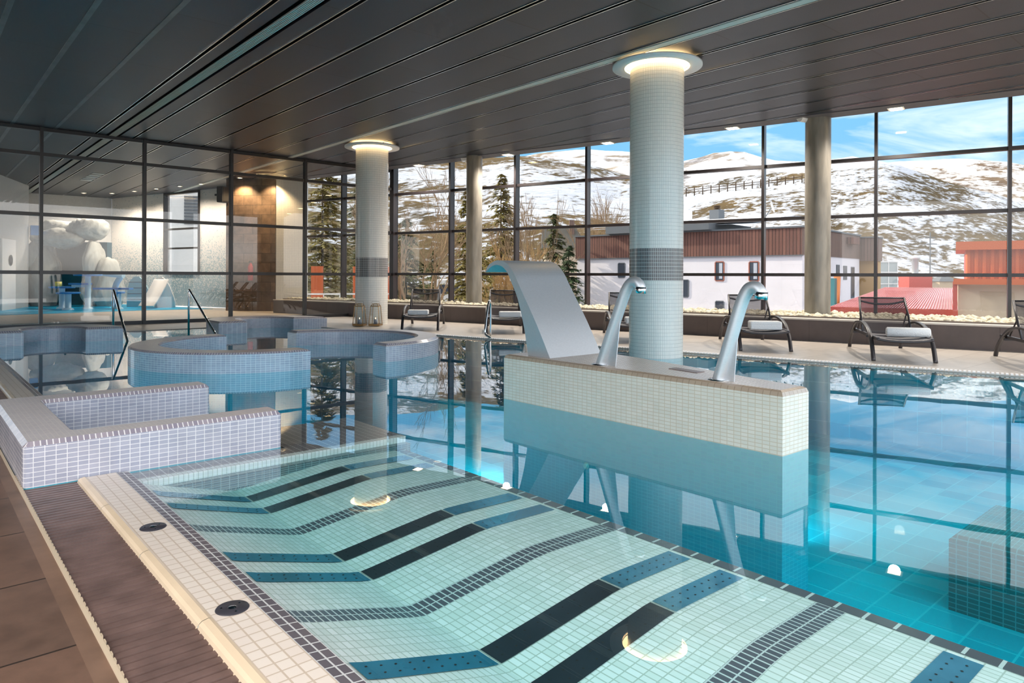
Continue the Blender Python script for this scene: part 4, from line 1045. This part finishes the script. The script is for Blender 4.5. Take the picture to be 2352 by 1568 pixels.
for z in (.25, .45, .65, .85):
    MB().box(-.35+.15*max(0, z-.6), .42-.4*max(0, z-.4), -.045, -.04, z, z+.02).build('stripe', M_win, e, world=False)

# ------------------------------------------------------------------ outside
def OUT(px, D, z=0):                              # a place outside: bearing of an image column, distance, height
    u = (px-1176)/1590; p = FW*D+RT*(u*D); return Vector((p.x, p.y, z))
GZ = -4.0
g = MB(); Ds = [16, 24, 34, 48, 66]; Us = [(-1500+200*k) for k in range(27)]
for d0, d1 in zip(Ds[:-1], Ds[1:]):
    for u0, u1 in zip(Us[:-1], Us[1:]):
        g.face([OUT(u0, d0, GZ), OUT(u1, d0, GZ), OUT(u1, d1, GZ), OUT(u0, d1, GZ)])
struct(g.build('ground', M_yard), 'snow patched ground outside the windows', 'ground')
def interp(tab, x):
    if x <= tab[0][0]: return tab[0][1]
    for (a, ya), (b, yb) in zip(tab[:-1], tab[1:]):
        if x <= b:
            t = (x-a)/(b-a); t = t*t*(3-2*t)*.5+t*.5; return ya+(yb-ya)*t
    return tab[-1][1]
def hill(name, crest, D0, z0, D1, mat, label, amp, fr, rows=46, cols=150, x0=-1400, x1=3900, power=1.0):
    m = MB(); rowsv = []
    for j in range(rows+1):
        t = j/rows; row = []
        for i in range(cols+1):
            px = x0+(x1-x0)*i/cols
            zc = 1.1+(626.6+.0077*min(max(px, 0), 2352)-interp(crest, px))/1590*D1
            tt = t/.86
            D = D0+(D1-D0)*tt
            z = z0+(zc-z0)*(tt**power) if tt <= 1 else zc-(tt-1)*(zc-z0)*.9
            p = OUT(px, D, z)
            nn = noise.fractal(p*fr, 1.0, 2.0, 5)
            p.z += nn*amp*min(1, 4*abs(tt))*(0.35 if abs(tt-1) < .03 else 1); row.append(tuple(p))
        rowsv.append(row)
    idx = [[None]*(cols+1) for _ in range(rows+1)]
    for j in range(rows+1):
        for i in range(cols+1): idx[j][i] = len(m.v); m.v.append(rowsv[j][i])
    for j in range(rows):
        for i in range(cols):
            m.f.append((idx[j][i], idx[j][i+1], idx[j+1][i+1], idx[j+1][i])); m.m.append(0); m.uv.append(None); m.sm.append(True)
    return struct(m.build(name, mat, origin=(0, 0, 0)), label, 'mountain')
CA = [(-1400, 360), (0, 340), (600, 325), (920, 335), (1106, 362), (1186, 357), (1278, 364), (1340, 374), (1440, 402), (1570, 428), (1700, 412), (1850, 392), (1905, 386), (2015, 372), (2060, 379), (2120, 400), (2180, 420), (2250, 440), (2352, 468), (2700, 500), (3900, 520)]
CB = [(-1400, 500), (1500, 470), (1800, 420), (1930, 390), (2030, 373), (2090, 368), (2200, 366), (2316, 375), (2352, 382), (2600, 410), (3900, 480)]
CC = [(-1400, 420), (900, 400), (1100, 380), (1270, 349), (1340, 344), (1440, 346), (1530, 362), (1570, 368), (1640, 354), (1700, 351), (1760, 370), (1850, 370), (1930, 362), (1965, 355), (2000, 366), (2100, 385), (2352, 420), (3900, 450)]
hill('hills', CA, 62, GZ-.5, 190, M_hillA, 'snowy hillside dotted with shrubs behind the buildings', 1.6, .05)
hill('hills', CB, 200, 0, 380, M_hillB, 'snowy rounded hill with rock outcrops at the upper right', 4, .02)
hill('mountains', CC, 400, 0, 800, M_hillC, 'distant snow covered ridge under the sky', 9, .008)

# white apartment building
A = OUT(1325, 52.5); B = OUT(1843, 41.3); fd = (B-A).normalized(); fn = Vector((fd.y, -fd.x, 0)); fn = fn if fn.dot(FW) < 0 else -fn
def facM(o): return Matrix(((fd.x, -fn.x, 0, o.x), (fd.y, -fn.y, 0, o.y), (0, 0, 1, 0), (0, 0, 0, 1)))   # x along the facade, y into the building
FM = facM(A); FL = (B-A).length
bl = empty('apartment_building', (A.x, A.y, GZ), 0, 'white rendered building with brown timber clad top floor', 'building')
BD = 11.4
MB().box(0, FL, 0, BD, GZ, 2.5, M=FM).build('wall', M_render, bl)
MB().box(-.05, FL, -.12, 6, 2.5, 4.12, M=FM).build('cladding', M_clad, bl)
MB().box(FL, FL+.06, -.12, BD, 2.5, 4.12, M=FM).build('side_cladding', M_clad2, bl)
MB().box(FL, FL+.5, 8.2, 9.6, 3.45, 3.9, M=FM).build('box_vent', M_clad, bl)
for ya, yb, za, zb in ((6.2, 6.9, .9, 2.0), (7.7, 8.5, 1.0, 1.95), (9.4, 10.2, -.3, 1.9)):
    w_ = MB().box(FL-.02, FL+.03, ya, yb, za, zb, M=FM).build('window', M_slate, bl); po = MB().box(FL+.03, FL+.035, ya+.06, yb-.06, za+.06, zb-.06, M=FM).build('pane', M_win, bl); po.parent = w_
MB().box(-.1, FL+.12, -.2, BD, 4.12, 4.22, M=FM).box(-.05, FL+.05, -.14, 0, 2.44, 2.5, M=FM).build('roof_edge', M_slate, bl)
MB().box(3.0, 11.0, -.6, 6, 4.22, 4.75, M=FM).build('roof_overhang', M_slate, bl)
rfm = MB(); rp = [(1.5, 4.75, -.3), (FL-3, 4.7, .5), (FL-2, 5.5, 6), (4, 5.5, 6)]
rfm.face([tuple(FM @ Vector((x, y, z))) for x, z, y in rp]); rfm.face([tuple(FM @ Vector((x, y, z-.15))) for x, z, y in rp][::-1])
rfm.build('snowy_roof', M_snow, bl)
def fac_x(px):
    u = (px-1176)/1590; r = FW+RT*u; # intersect with facade line
    det = r.x*(-fd.y)-r.y*(-fd.x); k = (A.x*(-fd.y)-A.y*(-fd.x))/det; q = r*k; return (q-A).dot(fd), k
def zat(py, px, D): return 1.1-(py-(626.6+.0077*px))/1590*D
for (xa, xb, ya, yb, cur) in ((1644, 1662, 604, 645, 1), (1722, 1742, 604, 646, 1), (1568, 1581, 645, 682, 0), (1645, 1662, 694, 722, 0), (1421, 1435, 606, 637, 0)):
    x0, D = fac_x(xa); x1, _ = fac_x(xb); z1, z0 = zat(ya, xa, D), zat(yb, xa, D)
    fr_ = MB()
    for q in ((x0-.06, x0, z0, z1), (x1, x1+.06, z0, z1), (x0, x1, z1, z1+.06), (x0, x1, z0-.06, z0)): fr_.box(q[0], q[1], -.05, .02, q[2], q[3], M=FM)
    w_ = fr_.build('window', M_timber if cur else M_slate, bl)
    pn = MB().box(x0, x1, -.02, .03, z0, z1, M=FM); po = pn.build('pane', M_win, bl); po.parent = w_
    if cur:
        co = MB().box(x0+(x1-x0)*.45, x1-.08, -.03, -.02, z0+.1, z1-.05, M=FM).build('curtain', M_curtain, bl); co.parent = w_
for (px, pw_, y0, y1, mt, nm) in ((1578, 16, 484, 514, M_white, 'chimney'), (1646, 24, 484, 512, M_slate, 'chimney')):
    D = 50; c = OUT(px, D); hw = pw_/1590*D/2
    m = MB(); m.prism([(c.x-hw, c.y-hw), (c.x+hw, c.y-hw), (c.x+hw, c.y+hw), (c.x-hw, c.y+hw)], 4.0, zat(y0, px, D)); o = m.build(nm, mt, bl)
    if mt is M_slate:
        m = MB()
        for k in range(3): m.lathe([(.0, zat(y0, px, D)+.12*k), (.24, zat(y0, px, D)+.12*k), (.24, zat(y0, px, D)+.12*k+.08), (0, zat(y0, px, D)+.12*k+.08)], c.x, c.y, 16)
        po = m.build('chimney_cap', M_trunk, bl); po.parent = o
c = OUT(1771, 47, zat(478, 1771, 47)); sdm = empty('satellite_dish', tuple(c), -HEAD+R(25), 'white satellite dish on the roof of the timber clad building', 'satellite dish')
MB().lathe([(0, 0), (.25, .03), (.42, .1)], 0, 0, 24).build('dish', M_white, sdm, world=False)
sdm.rotation_euler = (R(75), 0, -HEAD+R(60)); 
MB().tube([(0, 0, 0), (0, -.6, -.6)], .03, 8).build('mast', M_slate, sdm, world=False)
# set back wing behind its right end
kc = FM @ Vector((FL, BD, 0))
wg = empty('building_wing', (kc.x, kc.y, GZ), 0, 'set back wing with weathered timber top and ochre recess, right of the white building', 'building')
MB().box(FL-1, FL+.95, BD+.1, BD+2, GZ, -1.3, M=FM).build('wall', M_render, wg)
MB().box(FL-1, FL+1.0, BD, BD+2, 2.35, 4.0, M=FM).build('cladding', M_clad2, wg)
MB().box(FL-1, FL+.9, BD+.5, BD+2, -.4, 2.35, M=FM).build('recess', plain('ochre wall', lin((176, 142, 96)), .8), wg)
MB().box(FL-1, FL+.95, BD+.1, BD+.3, -1.3, -.2, M=FM).build('balcony_panel', plain('pale blue panel', lin((150, 176, 188)), .5), wg)
MB().box(FL-1, FL+1.05, BD-.1, BD+2, 4.0, 4.08, M=FM).build('roof_edge', M_slate, wg)
gb = OUT(2030, 60); m = empty('greenhouse', (gb.x, gb.y, GZ), -HEAD, 'far glazed block with pale frames beside the wing', 'building')
MB().box(-1.2, 1.2, 0, 3, 0, 6.6).build('wall', plain('blue grey glazing', lin((170, 178, 180)), .3), m, world=False)
for k in range(4): MB().box(-1.2+k*.78, -1.14+k*.78, -.05, 0, 3.6, 6.6).build('post', M_white, m, world=False)
for z in (4.6, 5.6, 6.5): MB().box(-1.2, 1.2, -.06, -.01, z, z+.08).build('rail', M_white, m, world=False)
# copper flue beside the column
c = OUT(1920, 30); fu = empty('copper_flue', (c.x, c.y, GZ), 0, 'copper coloured duct with teal strip right of the near concrete column', 'duct')
MB().tube([(0, 0, 0), (0, 0, 4.0-.35), (.05, -.04, 5.25)], .14, 16).build('duct', plain('copper', lin((206, 132, 84)), .35, .5), fu, world=False)
MB().box(-.36, -.14, -.1, .1, 0, 5.1).build('strip', plain('teal board', lin((70, 130, 140)), .5), fu, world=False)
# low red roofed building
E0, E1, K0, K1 = OUT(1905, 27.5), OUT(2202, 25.5), OUT(2033, 36), OUT(2190, 35)
ez, kz = -.06, .62
rr_ = empty('red_roofed_building', (E0.x, E0.y, GZ), 0, 'low building with a snow dusted red corrugated roof', 'building')
m = MB(); NR = 46
def RP(s, t): a = E0.lerp(E1, s); b = K0.lerp(K1, s); p = a.lerp(b, t); return p
for i in range(NR):
    s0, s1 = i/NR, (i+1)/NR; w = .42
    sm_ = s0+(s1-s0)*w
    for (q0, q1, h0, h1) in ((s0, s0+(s1-s0)*.15, 0, .035), (s0+(s1-s0)*.15, s0+(s1-s0)*.35, .035, .035), (s0+(s1-s0)*.35, s0+(s1-s0)*.5, .035, 0), (s0+(s1-s0)*.5, s1, 0, 0)):
        pts = []
        for (q, h, t) in ((q0, h0, 0), (q1, h1, 0), (q1, h1, 1), (q0, h0, 1)):
            p = RP(q, t); pts.append((p.x, p.y, ez+(kz-ez)*t+h))
        m.face(pts, 1 if h0 == h1 else 0)
m.build('roof_sheet', [M_roofred, plain('snow on red metal', lin((222, 196, 206)), .7, noise_amt=.12, scale=1.5)], rr_)
ed = (E1-E0).normalized(); en = Vector((ed.y, -ed.x, 0)); en = en if en.dot(FW) < 0 else -en
FE = Matrix(((ed.x, -en.x, 0, E0.x), (ed.y, -en.y, 0, E0.y), (0, 0, 1, 0), (0, 0, 0, 1))); EL = (E1-E0).length
MB().box(0, EL, -.06, .02, ez-.32, ez+.02, M=FE).build('fascia', M_roofred, rr_)
MB().box(.15, EL, .05, 6, GZ, ez-.1, M=FE).build('wall', M_tan, rr_)
c = OUT(2102, 36.5); ch = MB().box(-.6, .6, -.5, .5, -.2, 1.26, M=Matrix.Translation((c.x, c.y, 0)) @ Matrix.Rotation(-HEAD, 4, 'Z'))
co = ch.build('chimney', M_roofred, rr_)
po = MB().box(-.65, .65, -.55, .55, 1.26, 1.38, M=Matrix.Translation((c.x, c.y, 0)) @ Matrix.Rotation(-HEAD, 4, 'Z')).build('chimney_slab', M_slate, rr_); po.parent = co
fl_ = MB().lathe([(.16, 1.36), (.16, 2.1), (.23, 2.12), (.23, 2.25), (.05, 2.34), (0, 2.34)], c.x, c.y, 20).build('flue', M_steel, rr_); fl_.parent = co
c = OUT(2166, 39); vt = empty('roof_vent', (c.x, c.y, 0.2), -HEAD, 'small white louvred vent turret with a pyramid cap', 'vent')
MB().box(-.5, .5, -.5, .5, 0, .75).build('turret', M_trimw, vt, world=False)
m = MB(); 
for k in range(4):
    a = [(-.58, -.58), (.58, -.58), (.58, .58), (-.58, .58)]; m.face([(*a[k], .75), (*a[(k+1) % 4], .75), (0, 0, 1.15)])
m.build('cap', M_slate, vt, world=False)
c = OUT(2136, 42); an = MB().tube([(c.x, c.y, GZ), (c.x, c.y, 3.9)], .04, 6)
for z, l in ((3.6, .3), (3.2, .4), (2.6, .25), (2.0, .3)): an.tube([(c.x-l*RT.x, c.y-l*RT.y, z), (c.x+l*RT.x, c.y+l*RT.y, z)], .025, 5)
tag(an.build('antenna_mast', M_slate), 'thin antenna mast behind the snow dusted red roof', 'antenna')
# orange red corrugated building on the right
q0, q1 = OUT(2199, 25.2), OUT(2620, 22.5); od = (q1-q0).normalized(); on_ = Vector((od.y, -od.x, 0)); on_ = on_ if on_.dot(FW) < 0 else -on_
FO = Matrix(((od.x, -on_.x, 0, q0.x), (od.y, -on_.y, 0, q0.y), (0, 0, 1, 0), (0, 0, 0, 1))); OL = (q1-q0).length
ob = empty('corrugated_building', (q0.x, q0.y, GZ), 0, 'building with orange red corrugated upper walls and tan plaster base', 'building')
MB().box(.02, OL, 0, 5, GZ, .9, M=FO).build('wall', M_tan, ob)
MB().box(-.12, OL, -.5, 5, .90, 1.10, M=FO).build('lower_fascia', M_fascia, ob)
cm = MB(); n_ = int(OL/.24)
for k in range(n_):
    x = .25+k*.24
    for a, b, ya, yb in ((0, .05, .3, .22), (.05, .13, .22, .22), (.13, .18, .22, .3), (.18, .24, .3, .3)):
        cm.face([tuple(FO @ Vector(p)) for p in ((x+a, ya, 1.10), (x+b, yb, 1.10), (x+b, yb, 2.15), (x+a, ya, 2.15))])
cm.build('corrugated_sheet', M_fascia, ob)
MB().box(-.05, OL, .0, 5, 2.15, 2.45, M=FO).build('upper_fascia', M_fascia, ob)
MB().box(.25, OL, .31, 5, 1.1, 2.15, M=FO).build('core', M_roofred, ob)
MB().box(-.14, .0, -.3, -.1, GZ, 1.0, M=FO).build('downpipe', M_roofred, ob)
# house among the trees
c = OUT(1298, 70); hs = empty('house', (c.x, c.y, GZ), -HEAD, 'dark roofed house with a chimney among the bare trees', 'building')
MB().box(-2, 1.8, 0, 5, 0, 8.0).build('wall', M_tan, hs, world=False)
m = MB()
for s in (1, ):
    m.face([(-2.4, -.6, 8), (2.2, -.6, 8), (1.4, 2.5, 10.2), (-2.2, 2.5, 10.2)]); m.face([(-2.4, 5.6, 8), (-2.2, 2.5, 10.2), (1.4, 2.5, 10.2), (2.2, 5.6, 8)])
    m.face([(-2.4, -.6, 8), (-2.2, 2.5, 10.2), (-2.4, 5.6, 8)]); m.face([(2.2, -.6, 8), (2.2, 5.6, 8), (1.4, 2.5, 10.2)])
m.build('roof', plain('dark roof felt', lin((84, 82, 78)), .8), hs, world=False)
MB().box(.55, 1.05, 1.5, 2.2, 8.6, 11.0).build('chimney', M_clad2, hs, world=False)
# coach and road wall
ra, rb, rc, rd = OUT(880, 47), OUT(1180, 47), OUT(1180, 66), OUT(880, 66)
struct(MB().prism([(q.x, q.y) for q in (ra, rb, rc, rd)], GZ-.5, -2.5).build('road', M_yard), 'snowy road terrace below the far window bays', 'road')
c = OUT(1031, 56, -2.5); bu = empty('coach', tuple(c), -HEAD, 'white coach parked on the road below the far window bays', 'bus')
MB().box(-1.0, 1.0, 0, 8, .35, 3.4).build('body', M_white, bu, world=False, bevel=.15, bseg=3)
MB().box(-.78, .78, -.03, .05, 2.2, 2.95).build('rear_window', M_win, bu, world=False)
MB().box(-.92, .92, -.04, .05, .45, 1.5).build('rear_panel', plain('teal coach panel', lin((70, 120, 140)), .4), bu, world=False)
for sx in (-1, 1):
    MB().tube([(sx*.85-.12, 1.2, .4), (sx*.85+.12, 1.2, .4)], .4, 20).build('wheel', M_hole, bu, world=False)
c0, c1 = OUT(905, 31), OUT(1120, 33)
tag(MB().prism([(c0.x, c0.y), (c1.x, c1.y), (c1.x+.2, c1.y+.3), (c0.x+.2, c0.y+.3)], GZ, -.75).build('road_wall', M_snow), 'snow topped low road wall below the far window bays', 'wall')
# red columned annex with white railing, imitating a reflection in the partition
c = OUT(770, 36); ax = empty('mirror_posts', (c.x, c.y, GZ), -HEAD+R(15), 'orange red posts and blue white wall imitating a glass reflection, added beyond the partition', 'building')  # posts and wall stand in for the red building mirrored in the glass
MB().box(-3.5, 3, 0, 3, 0, 3.3).build('wall', plain('pale blue mirrored render', lin((190, 204, 214)), .8), ax, world=False)
for x in (-2.6, -.9, 1.2, 2.6): MB().box(x-.3, x+.3, -.4, 0, 0, 5.6).build('post', M_fascia, ax, world=False)
m = MB()
for k in range(8): m.box(-3+k*.8, -2.95+k*.8, -.7, -.65, 2.6, 4.2)
m.box(-3, 2.7, -.7, -.65, 4.15, 4.22).box(-3, 2.7, -.7, -.65, 3.4, 3.45); m.build('mirror_railing', M_white, ax, world=False)

c = OUT(415, 47); nb_ = empty('neighbour_building', (c.x, c.y, GZ), -HEAD+R(20), 'white building with grey slatted shutter seen through the play room window', 'building')
MB().box(-3.2, 3.6, 0, 4, 0, 11).build('wall', M_white, nb_, world=False)
sh = MB()
for k in range(9): sh.box(.2, 2.6, -.08, 0, 8.6+k*.22, 8.75+k*.22)
sh.build('shutter', M_slate, nb_, world=False)
# trees
def bare_tree(name, px, D, h, spread, nstem, label, mat, seed, depth=5, upright=.75, r0=.11, group='bare winter trees'):
    rn = random.Random(seed); c = OUT(px, D, GZ); m = MB()
    def br(p, d, L, r, lev):
        seg = 3; pts = [p]; q = p.copy(); dd = d.copy()
        for k in range(seg):
            dd = (dd+Vector((rn.uniform(-1, 1), rn.uniform(-1, 1), rn.uniform(-.2, .6)))*.12).normalized(); q = q+dd*L/seg; pts.append(q.copy())
        m.tube(pts, [r*(1-.45*k/seg) for k in range(seg+1)], 5 if lev < 2 else 3, cap=False)
        if lev < depth:
            n = rn.choice((2, 3, 3)) if lev else 3
            for k in range(n):
                t = rn.uniform(.45, 1) if k else 1
                b = pts[min(seg, max(1, int(t*seg+.5)))]
                nd = (dd*upright+Vector((rn.uniform(-1, 1), rn.uniform(-1, 1), rn.uniform(.0, .7)))*spread).normalized()
                br(b, nd, L*rn.uniform(.55, .8), max(r*.55, .012), lev+1)
    for s in range(nstem):
        a = rn.uniform(0, 2*PI); d = Vector((math.cos(a)*spread*.35, math.sin(a)*spread*.35, 1)).normalized()
        br(c+Vector((rn.uniform(-.3, .3), rn.uniform(-.3, .3), 0))*(nstem > 1), d, h*.36, r0, 0)
    z1 = max(v[2] for v in m.v); k = h/(z1-GZ)
    m.v = [(v[0], v[1], GZ+(v[2]-GZ)*k) for v in m.v]
    o = m.build('bare_tree', mat, origin=tuple(c)); return tag(o, label, 'tree', group)
bare_tree('t', 972, 38, 12.6, .45, 4, 'tall bare poplar in the first window bay beside the corner', M_bark, 11, depth=6, upright=1.25, r0=.13)
bare_tree('t', 1215, 48, 11.0, .35, 6, 'clump of slim bare stems left of the dark roofed house', M_bark, 5, depth=5, upright=1.3, r0=.07)
bare_tree('t', 1385, 62, 13.0, .4, 5, 'bare tree clump right of the dark roofed house, before the hillside', M_bark, 8, depth=5, upright=1.2, r0=.08)
bare_tree('t', 1168, 36, 7.2, .42, 7, 'golden twiggy willow right of the far concrete column', M_twig, 21, depth=5, upright=1.0, r0=.06)
bare_tree('t', 1100, 44, 5.5, .6, 6, 'golden brown bush behind the far concrete column', M_twig, 31, depth=5, upright=.8, r0=.05)
def conifer(px, D, h, w, label, mat, seed, z0=GZ, n=2600, group='evergreen trees outside'):
    rn = random.Random(seed); c = OUT(px, D, z0)
    e = empty('conifer', tuple(c), 0, label, 'tree', group)
    MB().tube([(0, 0, 0), (0, 0, h*.96)], [.16, .02], 8).build('trunk', M_trunk, e, world=False)
    f = MB(); lev = int(h*3.6)
    for L in range(lev):
        t = (L+rn.random())/lev; z = h*(.06+.93*t); rad = (w*(1-t)**.8+.10)*rn.uniform(.75, 1.12); nb = max(4, int(9*(1-t)+4))
        for k in range(nb):
            a = rn.uniform(0, 2*PI); rr1 = rad*rn.uniform(.6, 1.15); dr = -.22*rr1*rn.uniform(.4, 1.4); zz = z+rn.uniform(-.2, .2)
            for q in range(8):
                s = (q+1)/8; bx_, by_ = math.cos(a)*rr1*s, math.sin(a)*rr1*s; bz = zz+dr*s*s+rn.uniform(-.05, .05)
                ln = (.55-.3*s)*(.45+.4*w/2)
                for side in (-1, 1, 0):
                    aa = a+side*rn.uniform(.4, 1.2); tipx, tipy = bx_+math.cos(aa)*ln, by_+math.sin(aa)*ln
                    wv = .05+.05*rn.random(); px_, py_ = -math.sin(aa)*wv, math.cos(aa)*wv
                    f.face([(bx_+px_, by_+py_, bz), (bx_-px_, by_-py_, bz+.03), (tipx, tipy, bz-rn.uniform(-.05, .22))])
    f.build('foliage', mat, e, world=False); return e
conifer(932, 46, 9.2, 2.6, 'dark conifer at the left of the first window bay', M_needle, 1)
conifer(1072, 42, 10.4, 2.3, 'broad olive conifer left of the far concrete column', M_needle2, 2)
conifer(1150, 50, 12.6, 2.9, 'golden topped conifer right of the far concrete column', M_needle2, 3)
conifer(1270, 52, 10.0, 2.6, 'dark conifer in front of the dark roofed house', M_needle, 4)
conifer(1306, 45, 7.2, 1.7, 'ivy green conifer left of the white building', M_green, 5)
conifer(992, 67, 7.6, 2.2, 'low dark conifer on the slope behind the parked coach', M_needle, 6)
conifer(740, 48, 14.5, 4.4, 'big conifer seen through the partition, left of the lantern column', M_needle2, 7)
conifer(832, 58, 15.5, 3.4, 'big conifer seen behind the lantern column', M_needle, 8)
conifer(640, 40, 11.0, 2.8, 'big conifer beyond the partition, leftmost of the evergreens', M_needle, 9)
def shrub(px, D, r, h, label, mat, seed, z0=GZ):
    rn = random.Random(seed); c = OUT(px, D, z0); f = MB()
    for k in range(1500):
        d = Vector((rn.gauss(0, 1), rn.gauss(0, 1), rn.gauss(0, 1))).normalized()*rn.random()**.4
        p = Vector((c.x+d.x*r, c.y+d.y*r, z0+h*(.5+.5*d.z))); q = Vector((rn.uniform(-1, 1), rn.uniform(-1, 1), rn.uniform(-1, 1)))*.09; s = Vector((rn.uniform(-1, 1), rn.uniform(-1, 1), rn.uniform(-1, 1)))*.09
        f.face([tuple(p), tuple(p+q), tuple(p+s)])
    return tag(f.build('shrub', mat), label, 'shrub')
shrub(1165, 30, 1.3, 3.6, 'snow flecked green shrub below the steel waterfall lip', M_green, 3)
shrub(1300, 38, 1.5, 4.4, 'dense green shrub at the corner of the white building', M_green, 4)
shrub(945, 34, 1.2, 3.0, 'dark green shrub below the tall bare poplar', M_green, 5)
# snow fence on the hillside
fm = MB()
for k in range(15):
    px = 1575+k*19; D = 150; c = OUT(px, D); z = zat(440-k*2.2, px, D)
    fm.tube([(c.x, c.y, z-1.2), (c.x, c.y, z+.6)], .12, 5)
for dz in (0, .5):
    fm.tube([tuple(OUT(1575, 150, zat(440, 1575, 150)+dz-.4)), tuple(OUT(1841, 150, zat(409, 1841, 150)+dz-.4))], .07, 5)
tag(fm.build('snow_fence', M_trunk), 'long dark snow fence across the snowy hillside', 'fence')
